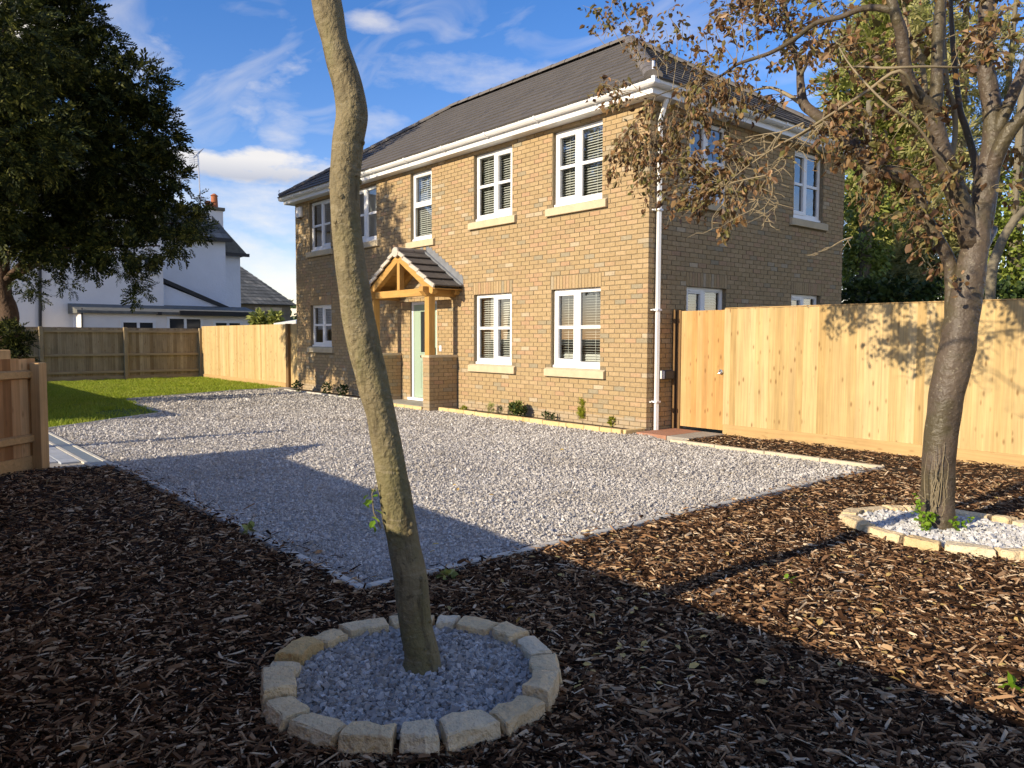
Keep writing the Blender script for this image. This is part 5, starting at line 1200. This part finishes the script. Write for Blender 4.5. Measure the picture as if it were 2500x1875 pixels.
# ================================================================== TREES BEYOND THE NEW FENCE
CT = spray_template(14, .5, .05, .7, .55, 9)
def back_tree(name, label, base, h, r0, blobs, mat, tmpl, size, bark='bark_grey', up=-.3, lean=0.0, limbs=8):
    o = thing(name, label, 'tree', tuple(base), 'trees behind the new fence')
    p = [np.array(base)+np.array([lean*t, 0, h*t]) for t in np.linspace(0, 1, 7)]; tr = MB().tube(p, list(np.linspace(r0, r0*.25, 7)), 10).build('trunk', bark, o, smooth=True)
    r3 = random.Random(len(blobs)+int(h*10)); lm = MB()
    for (c, a, b, d, n) in blobs[:limbs]:
        s_ = p[np.argmin([abs(q[2]-c[2]+.8) for q in p])]; bp_, br_ = catmull([s_, (s_+c)/2+np.array([0, 0, .2]), c], [r0*.3, r0*.2, .02], 3); lm.tube(bp_, br_, 5)
    lm.build('branches', bark, o, kind='stuff')
    foliage('crown', mat, o, blobs, tmpl, size, up=up, jitter=.6, shell=.3)
    return o
def pxb(lst, dep, sp=1.0): return [(*px_blob(u, v, ru, rv, dep+dd, sp*(ru+rv)/2*dep/FPX), n) for (u, v, ru, rv, dd, n) in lst]
IVT = (LEAF_V*np.array([1, 1.5, 1]), LEAF_F)
dI = 18.5
back_tree('ivy_clad_tree', 'tree stem thickly clad in bright green ivy beside the house corner', (*at_depth(2105, 800, dI)[:2], 0), 7.0, .25,
          pxb([(2092, 560, 40, 100, 0, 500), (2100, 660, 55, 80, 0, 600), (2090, 450, 36, 80, .3, 260), (2130, 620, 50, 60, .2, 380), (2160, 520, 50, 60, .3, 200)], dI), 'leaf_ivy', IVT, .115, up=-.4)
dC = 22.0
back_tree('conifer', 'tall drooping conifer with yellow-green foliage between house and beech', (*at_depth(2180, 800, dC)[:2], 0), 12.5, .28,
          pxb([(2130, 120, 60, 60, 0, 260), (2100, 210, 70, 60, 0, 300), (2160, 290, 80, 70, 0, 360), (2110, 320, 60, 50, 0, 220), (2190, 400, 90, 80, 0, 420), (2150, 480, 90, 70, 0, 380), (2190, 570, 100, 70, 0, 420), (2170, 660, 110, 70, 0, 420), (2180, 30, 60, 60, 0, 220), (2220, 190, 60, 80, 0, 280), (2190, -60, 70, 70, 0, 200)], dC), 'leaf_conifer', CT, .58, bark='bark_grey', up=-.45)
back_tree('conifer', 'olive-green conifer behind the beech trunk with gaps of sky', (*at_depth(2330, 800, dC-2)[:2], 0), 11, .22,
          pxb([(2280, 640, 90, 80, 0, 360), (2290, 530, 70, 60, 0, 200), (2330, 440, 70, 50, 0, 150), (2310, 340, 60, 50, 0, 110), (2270, 230, 60, 60, 0, 130), (2330, 200, 60, 60, 0, 90), (2350, 90, 80, 60, 0, 130), (2280, 60, 60, 60, 0, 120)], dC-2), 'leaf_olive', CT, .46, up=-.3)
back_tree('ivy_clad_tree', 'ivy-covered tree with broad bright green mass right of the beech', (*at_depth(2470, 800, dI+1)[:2], 0), 8, .25,
          pxb([(2460, 640, 70, 90, 0, 900), (2500, 560, 80, 80, 0, 800), (2440, 700, 60, 50, 0, 500), (2420, 560, 40, 50, .2, 260), (2480, 460, 60, 60, .2, 300), (2580, 620, 80, 120, 0, 500), (2540, 420, 60, 60, .2, 240)], dI+1), 'leaf_ivy', IVT, .14, up=-.4)
back_tree('bare_birch', 'thin pale-stemmed tree with sparse foliage against the sky right of the beech', (*at_depth(2400, 800, dC)[:2], 0), 13, .14,
          pxb([(2440, 300, 60, 60, 0, 90), (2470, 200, 60, 60, 0, 90), (2400, 250, 50, 50, 0, 70), (2480, 350, 60, 50, 0, 90), (2440, 120, 60, 60, 0, 80), (2500, 60, 60, 60, 0, 90), (2380, 350, 40, 40, 0, 60), (2420, 420, 60, 40, 0, 90)], dC), 'leaf_olive', CT, .36, bark='bark_grey', up=-.1, lean=.6)
# slim ivy stem leaning right of the beech trunk
sm = thing('leaning_sapling', 'slim leaning stem just right of the beech trunk behind the fence', 'tree', tuple(at_depth(2420, 820, bd_+4.2)*np.array([1, 1, 0])))
p_, r_ = catmull([np.array([*at_depth(2415, 800, bd_+4.2)[:2], 0]), at_depth(2417, 720, bd_+4.2), at_depth(2435, 615, bd_+4.2), at_depth(2478, 535, bd_+4.2), at_depth(2515, 500, bd_+4.2), at_depth(2560, 440, bd_+4.2)], [.065, .06, .058, .052, .045, .035], 4)
bumpy_tube(p_, r_, 10, .06, 41, 5).build('trunk', 'bark_grey', sm, smooth=True)
p_, r_ = catmull([at_depth(2478, 535, bd_+4.2), at_depth(2484, 440, bd_+4.2), at_depth(2492, 350, bd_+4.2), at_depth(2498, 280, bd_+4.2)], [.03, .026, .02, .012], 3); MB().tube(p_, r_, 7).build('limb', 'bark_grey', sm, smooth=True)
# dark hedge along the far side of the new fence
for i, (u, lab) in enumerate(((2110, 'dark evergreen shrub behind the fence next to the house corner'), (2200, 'dark evergreen shrub behind the fence, left of the beech stem'), (2300, 'dark evergreen shrub behind the fence just beside the beech trunk'), (2430, 'dark evergreen shrub behind the fence right of the beech trunk'), (2540, 'dark evergreen shrub behind the fence at the frame edge'))):
    c = at_depth(u, 760, 17.0); o = thing('evergreen_shrub', lab, 'shrub', (c[0], c[1], 0), 'shrubs behind the new fence')
    MB().tube([(c[0], c[1], 0), (c[0], c[1], 1.4)], [.06, .03], 6).build('stem', 'bark_grey', o)
    foliage('foliage', 'leaf_dark', o, [(*px_blob(u, 730, 70, 50, 17.0), 560), (*px_blob(u+20, 800, 80, 60, 17.0), 300)], IVT, .13, up=0, jitter=.7, shell=.3)
# a belt of distant trees closes the horizon behind house and garden
fw = MB(); Vs = []
tr_b = []
for i in range(70):
    a = radians(-40+150*i/69.0); r = 75+RNG.uniform(-6, 10); c = C+np.array([-sin(a)*r, cos(a)*r, 0]); h = RNG.uniform(2.0, 3.4); c[2] = h*.6; tr_b.append((c, 3.2, h, 2.5, 110))
tag(foliage('distant_wood', 'leaf_dark', None, tr_b, IVT, .85, up=.1, jitter=.9, shell=.2), 'far belt of dark trees along the horizon', 'wood', kind='stuff')

# ================================================================== NEIGHBOURS: WHITE HOUSE, STONE BUNGALOW
wh = thing('white_house', 'white rendered old house with slate roof and lean-to beyond the weathered fence', 'house', (-26, -2, 0))
XA, XB, XL = -25.0, -26.0, -23.6
def zx(u, v, x): return onX(u, v, x)[2]
def yx(u, v, x): return onX(u, v, x)[1]
ya1 = yx(399, 700, XA); zA = 6.2
MB().box(-31, XA, -14, ya1, 0, zA).build('wall', 'render_white', wh)
yb0, yb1 = ya1-.5, yx(551, 650, XB); zB = zx(470, 578, XB)
MB().box(-32, XB, yb0, yb1, 0, zB).build('wall', 'render_bounce_tint', wh)
XC = -27.2; yc1 = yx(587, 680, XC); zC = zx(570, 618, XC)
MB().box(-32, XC, yb1-.3, yc1, 0, zC).build('wall', 'render_bounce_tint', wh)
def slates(o, poly, nrm_off, rows, mat='slate'): pass
# roofs
rb_ = MB(); pk = zx(520, 545, XB-1.2)
rA = MB().prism([(XA+.25, -14.2, zA), (XA-3, -14.2, zA+2.6), (XA-6.3, -14.2, zA)], (0, ya1+14.3, 0)).build('roof', 'slate', wh)
roofB = MB().prism([(XB+.22, yb0, zB-.02), (XB-2.3, yb0, zB+1.6), (-32.2, yb0, zB+.0)], (0, yb1+.12-yb0, 0)).build('roof', 'slate', wh)
for i in range(6):   # slate courses
    t0, t1 = i/6, (i+1)/6
    x0, x1 = XB+.25-2.5*t0, XB+.25-2.5*t1; z0, z1 = zB+1.62*t0+.03, zB+1.62*t1+.01; n = 12
    for j in range(n):
        y0 = yb0+(yb1+.14-yb0)*j/n; y1 = yb0+(yb1+.14-yb0)*(j+1)/n-.01
        rb_.add([(x0, y0, z0), (x0, y1, z0), (x1, y1, z1), (x1, y0, z1), (x0, y0, z0-.03), (x0, y1, z0-.03)], [(0, 1, 2, 3), (4, 5, 1, 0)])
rb_.build('slate_courses', 'slate', roofB, kind='stuff')
MB().box(XB+.1, XB+.32, yb0, yb1+.2, zB-.12, zB+.02).build('gutter', 'black', wh)
rc_ = MB(); yp1 = yx(546, 547, XB-.9); 
rc_.prism([(XC+.25, yb1-.2, zB+1.1), (XC+.25, yc1+.22, zC-.03), (XC+.25, yc1+.22, zC-.12), (XC+.25, yb1-.2, zC-.12)], (-5, 0, 0)); rc_.build('roof', 'slate', wh)
MB().box(XC+.24, XC+.36, yb1+.0, yc1+.3, zC-.16, zC-.02).build('gutter', 'black', wh)
# chimney with pots
cy0, cy1 = yx(510, 540, XB-1), yx(545, 540, XB-1); cz0, cz1 = zx(520, 560, XB-1), zx(520, 505, XB-1)
ch = MB().box(XB-1.5, XB-1, cy0, cy1, cz0-.6, cz1).build('chimney', 'render_white', wh)
MB().box(XB-1.56, XB-.94, cy0-.07, cy1+.07, cz1-.14, cz1).build('chimney_band', 'stone_dark', ch); MB().box(XB-1.52, XB-.98, cy0-.02, cy1+.02, cz0-.1, cz0+.12).build('lead_apron', 'lead', ch)
zp = zx(520, 472, XB-1.2); ypot = yx(524, 480, XB-1.2)
MB().tube([(XB-1.25, ypot, cz1), (XB-1.25, ypot, zp-.12), (XB-1.25, ypot, zp-.1), (XB-1.25, ypot, zp)], [.16, .135, .17, .05], 12).build('chimney_pot', 'terracotta', ch, smooth=False)
MB().tube([(XB-1.25, ypot-.28, cz1), (XB-1.25, ypot-.28, zp-.35)], [.12, .11], 12).build('chimney_pot', 'terracotta', ch)
# aerial
m0, m1 = onX(492, 500, XB-1.5), onX(483, 375, XB-1.5)
ae = MB().tube([m0-np.array([0, 0, 1.2]), m1], .03, 6).build('aerial', 'alu', wh)
el_ = MB(); a0, a1 = onX(478, 382, XB-1.5), onX(492, 366, XB-1.5); el_.tube([a0, a1], .02, 5)
for t in np.linspace(0, 1, 9): q = a0+(a1-a0)*t; el_.tube([q-np.array([.0, .12, .10]), q+np.array([0, .12, .10])], .01, 4)
b0, b1 = onX(472, 367, XB-1.5), onX(475, 398, XB-1.5); el_.tube([b0, b1], .012, 4)
for t in np.linspace(0, 1, 8): q = b0+(b1-b0)*t; el_.tube([q-np.array([0, .22, 0]), q+np.array([0, .22, 0])], .008, 4)
el_.build('aerial_rods', 'alu', ae)
# lean-to
ly0, ly1 = yx(198, 780, XL), yx(617, 780, XL); lz = zx(400, 768, XL)
MB().box(XA-.5, XL, ly0, ly1, 0, lz).build('lean_to', 'render_white', wh)
MB().prism([(XL+.15, ly0-.15, lz), (XL+.15, ly0-.15, lz+.10), (XA-.2, ly0-.15, lz+.42), (XA-.2, ly0-.15, lz)], (0, ly1-ly0+.5, 0)).build('lean_to_roof', 'slate', wh)
MB().box(XL+.16, XL+.26, ya1+.1, ly1+.35, lz-.02, lz+.16).build('gutter', 'black', wh)
p0, p1 = onX(399, 679, XB+.9), onX(566, 752, XB+.9)
MB().prism([(XB+.9, p0[1], p0[2]), (XB+.9, p1[1], p1[2]), (XB+.9, p1[1], p1[2]-.16), (XB+.9, p0[1], p0[2]-.16)], (-.9, 0, 0)).build('sloping_roof_edge', 'black', wh)
MB().prism([(XB+.8, p0[1]-.3, p0[2]-.12), (XB+.8, p1[1]-.05, p1[2]-.12), (XB+.8, p1[1]-.05, 1), (XB+.8, p0[1]-.3, 1)], (-.8, 0, 0)).build('wall', 'render_bounce_tint', wh)
def wwin(u0, v0, u1, v1, x, name='window', n=2):
    ya, yb = yx(u0, v0, x), yx(u1, v0, x); zt, zb = zx((u0+u1)/2, v0, x), zx((u0+u1)/2, v1, x)
    w = MB().box(x-.02, x+.05, ya-.06, yb+.06, zt-.01, zt+.08)
    for i in range(n+1): yy = ya+(yb-ya)*i/n; w.box(x-.02, x+.04, yy-.05, yy+.05, zb, zt)
    w.box(x-.02, x+.06, ya-.08, yb+.08, zb-.08, zb)
    o = w.build(name, 'pvc', wh)
    for i in range(n): MB().box(x-.01, x+.012, ya+(yb-ya)*i/n+.05, ya+(yb-ya)*(i+1)/n-.05, zb, zt-.01).build('pane', 'dark_glass', o)
wwin(297, 787, 376, 822, XL); wwin(410, 778, 492, 850, XL, 'french_door'); wwin(523, 788, 588, 822, XL); wwin(312, 628, 384, 663, XA, 'bay_window')
MB().tube([onX(97, 560, XA+.06), onX(98.5, 800, XA+.06)], .055, 8).build('drainpipe', 'black', wh)
MB().tube([onX(200, 752, XL+.04), onX(200.5, 805, XL+.04)], .03, 6).build('drainpipe', 'black', wh)
MB().box(XL+.02, XL+.22, yx(381, 765, XL), yx(391, 765, XL), zx(386, 769, XL), zx(386, 762, XL)).build('floodlight', 'black', wh)
# stone bungalow far right of it
sbg = thing('stone_bungalow', 'low stone building with mossy grey slate hipped roof beyond the sunlit fence', 'house', (-40, 11, 0))
XG = -40.0; g0, g1 = yx(560, 745, XG), yx(716, 745, XG); gz = zx(650, 744, XG); gp_ = onX(587, 660, XG-3)
MB().box(XG-8, XG, g0-4, g1-.2, 0, gz).build('wall', 'stone_dark', sbg)
rg = MB().add([(XG+.3, g0-4, gz), (XG+.3, g1+.1, gz), (XG-8.3, g1+.1, gz), (XG-8.3, g0-4, gz), (XG-4, g0-4, gp_[2]+.6), (XG-4, yx(587, 660, XG-4)-.1, gp_[2]+.4)], [(0, 1, 5, 4), (1, 2, 5), (2, 3, 4, 5), (0, 4, 3)]).build('roof', 'slate', sbg)
sl_ = MB(); n = 12
for i in range(n):
    t0, t1 = i/n, (i+1)/n
    def RP(s, t): 
        a = np.array([XG+.32, g0-4, gz+.02])*(1-t)+np.array([XG-4, g0-4, gp_[2]+.62])*t; b = np.array([XG+.32, g1+.12, gz+.02])*(1-t)+np.array([XG-4, yx(587, 660, XG-4)-.08, gp_[2]+.42])*t
        return a*(1-s)+b*s
    m_ = 26
    for j in range(m_):
        s0, s1 = j/m_, (j+1)/m_-.004; u_ = np.array([0, 0, .03])
        a, b, c, d = RP(s0, t0)+u_, RP(s1, t0)+u_, RP(s1, t1), RP(s0, t1); sl_.add([a, b, c, d, a-u_*1.3, b-u_*1.3], [(0, 1, 2, 3), (4, 5, 1, 0)])
sl_.build('slate_courses', 'slate', rg, kind='stuff')
def gwin(u0, v0, u1, v1):
    ya, yb = yx(u0, v0, XG), yx(u1, v0, XG); zt, zb = zx(u0, v0, XG), zx(u0, v1, XG)
    w = MB().box(XG, XG+.06, ya-.15, yb+.15, zt, zt+.25).build('window', 'sill_stone', sbg); MB().box(XG+.005, XG+.03, ya, yb, zb, zt).build('pane', 'dark_glass', w)
gwin(652, 760, 682, 800); gwin(628, 760, 640, 800)
# shrubs in front of the bungalow
for (u, lab) in ((630, 'leafy green shrub between white house and stone bungalow'), (672, 'small light green shrub below the bungalow window')):
    c = at_depth(u, 785, 30.0); o = thing('garden_shrub', lab, 'shrub', (c[0], c[1], 0), 'shrubs behind the sunlit fence')
    MB().tube([(c[0], c[1], 0), (c[0], c[1], 1.8)], [.05, .02], 6).build('stem', 'bark_grey', o)
    foliage('foliage', 'leaf_conifer', o, [(*px_blob(u, 783, 16, 20, 30.0), 160), (*px_blob(u, 820, 18, 30, 30.0), 120)], IVT, .22, up=.3, jitter=.7, shell=.2)
shd = thing('shed_roof', 'white-edged low shed roof showing above the sunlit fence', 'shed', (*at_depth(700, 800, 27)[:2], 0))
q0, q1 = at_depth(668, 789, 27), at_depth(722, 782, 27); c = (q0+q1)/2
MB().prism([q0, q1, q1+np.array([0, 0, -.12]), q0+np.array([0, 0, -.10])], (-1.5, 2.0, .25)).build('roof', 'pvc', shd)
MB().prism([(q0[0], q0[1], 0), (q1[0], q1[1], 0), (q1[0], q1[1], q1[2]-.11), (q0[0], q0[1], q0[2]-.11)], (-1.4, 1.9, 0)).build('wall', 'old_rail', shd)

# ================================================================== SMALL PLANTS, WEEDS, LEAF LITTER
def plant(name, label, base, parts, stem=True):
    o = thing(name, label, 'plant', tuple(base), 'young plants along the house wall')
    for (mat, tm, blobs, size, up, jit) in parts: foliage('foliage', mat, o, blobs, tm, size, up=up, jitter=jit, shell=.1)
    if stem: MB().tube([np.array(base), np.array(base)+np.array([0, 0, .10])], [.006, .003], 5).build('stem', 'bark_twig', o)
    return o
def bl(b, z, r, h, n): return [(np.array(b)+np.array([0, 0, z]), r, h, r, n)]
g_ = lambda u, v: np.array([*G(u, v, .03)[:2], .03])
SPR = spray_template(10, .5, .06, .8, .1, 12)
b = g_(1199.5, 1008.7); plant('young_shrub', 'small upright grey-green seedling left of the round shrub', b, [('leaf_conifer', SPR, bl(b, .09, .05, .10, 46), .07, .9, .4)])
b = g_(1222, 1012); plant('young_shrub', 'tiny wispy seedling next to the round shrub', b, [('leaf_dark', SPR, bl(b, .07, .035, .08, 26), .05, .9, .4)])
b = g_(1262, 1018); plant('round_shrub', 'rounded dark green shrub in the flower bed, largest of the row', b, [('leaf_dark', IVT, bl(b, .13, .16, .13, 420), .045, .3, .6), ('leaf_conifer', IVT, bl(b, .17, .14, .11, 160), .045, .5, .6)])
b = g_(1333, 1023); plant('young_shrub', 'small leafy seedling between round shrub and dwarf conifer', b, [('leaf_dark', IVT, bl(b, .06, .05, .07, 50), .04, .6, .5)])
b = g_(1351, 1026); plant('young_shrub', 'dark seedling just left of the dwarf conifer', b, [('leaf_dark', IVT, bl(b, .06, .04, .06, 40), .04, .6, .5)])
b = g_(1422, 1032); plant('dwarf_conifer', 'pointed yellow-green dwarf conifer in the flower bed', b, [('leaf_lime', SPR, bl(b, .10, .06, .08, 110)+bl(b, .20, .045, .08, 80)+bl(b, .29, .025, .06, 40)+bl(b, .35, .012, .04, 14), .07, 1.2, .3)])
b = g_(1496, 1041); plant('young_shrub', 'bushy yellow-green shrub nearest the house corner', b, [('leaf_lime', IVT, bl(b, .075, .07, .07, 120), .045, .6, .5)])
b = g_(1132, 1003); plant('young_shrub', 'low yellow-green plant beside the porch pier', b, [('leaf_lime', IVT, bl(b, .04, .07, .04, 60), .04, .5, .5)])
for (u, v, lab) in ((728, 955, 'dark shaded plant at the far corner of the house'), (797, 960, 'dark shaded plant under the far ground-floor window'), (838, 967, 'dark shaded plant nearest the leaning trunk in the left bed')):
    b = g_(u, v); plant('young_shrub', lab, b, [('leaf_dark', IVT, bl(b, .13, .12, .14, 110), .06, .4, .6)])
def weed(label, u, v, n, mat='leaf_bright', size=.045):
    p = G(u, v, .035); o = thing('weed', label, 'weed', tuple(p), 'weeds in the mulch')
    foliage('leaves', mat, o, [(np.array(p)+np.array([0, 0, .01]), .035, .012, .03, n)], IVT, size, up=.3, jitter=.8, shell=.1)
weed('single green weed leaf in the sunlit mulch below the stone-ringed beech', 1917, 1420, 5)
weed('green weed rosette in the mulch at the right edge', 2470, 1682, 12)
weed('tuft of grass on the edging left of the leaning trunk', 607, 1298, 16, 'leaf_conifer', .05)
weed('tuft of grass on the edging right of the leaning trunk', 1095, 1410, 16, 'leaf_conifer', .05)
for i, (u, v) in enumerate(((1470, 1130), (1390, 1255), (1540, 1150), (2090, 1420), (2180, 1340), (1300, 1190), (1175, 1100), (2440, 1460), (2350, 1520), (1990, 1560), (2230, 1600))):
    pass
lp = []; 
for i in range(240):
    u, v = RNG.uniform(900, 2500), RNG.uniform(1060, 1700); p = G(u, v, .03)
    if p[1] > .5 or (p[0] < 3.7 and RNG.uniform() < .75): continue
    lp.append(p)
lp = np.array(lp); n = len(lp); dd = np.stack([RNG.normal(size=n), RNG.normal(size=n), RNG.normal(0, .15, n)], 1); lp[:, 2] = .042
V, Fc = scatter(LEAF_V, LEAF_F, lp, rot_dirs(dd, RNG.normal(0, .3, n)), np.repeat(RNG.uniform(.03, .06, n)[:, None], 3, 1))
tag(np_mesh('leaf_litter', V, Fc, 'leaf_dry'), 'scattered dry fallen leaves on gravel and mulch', 'leaves', kind='stuff')
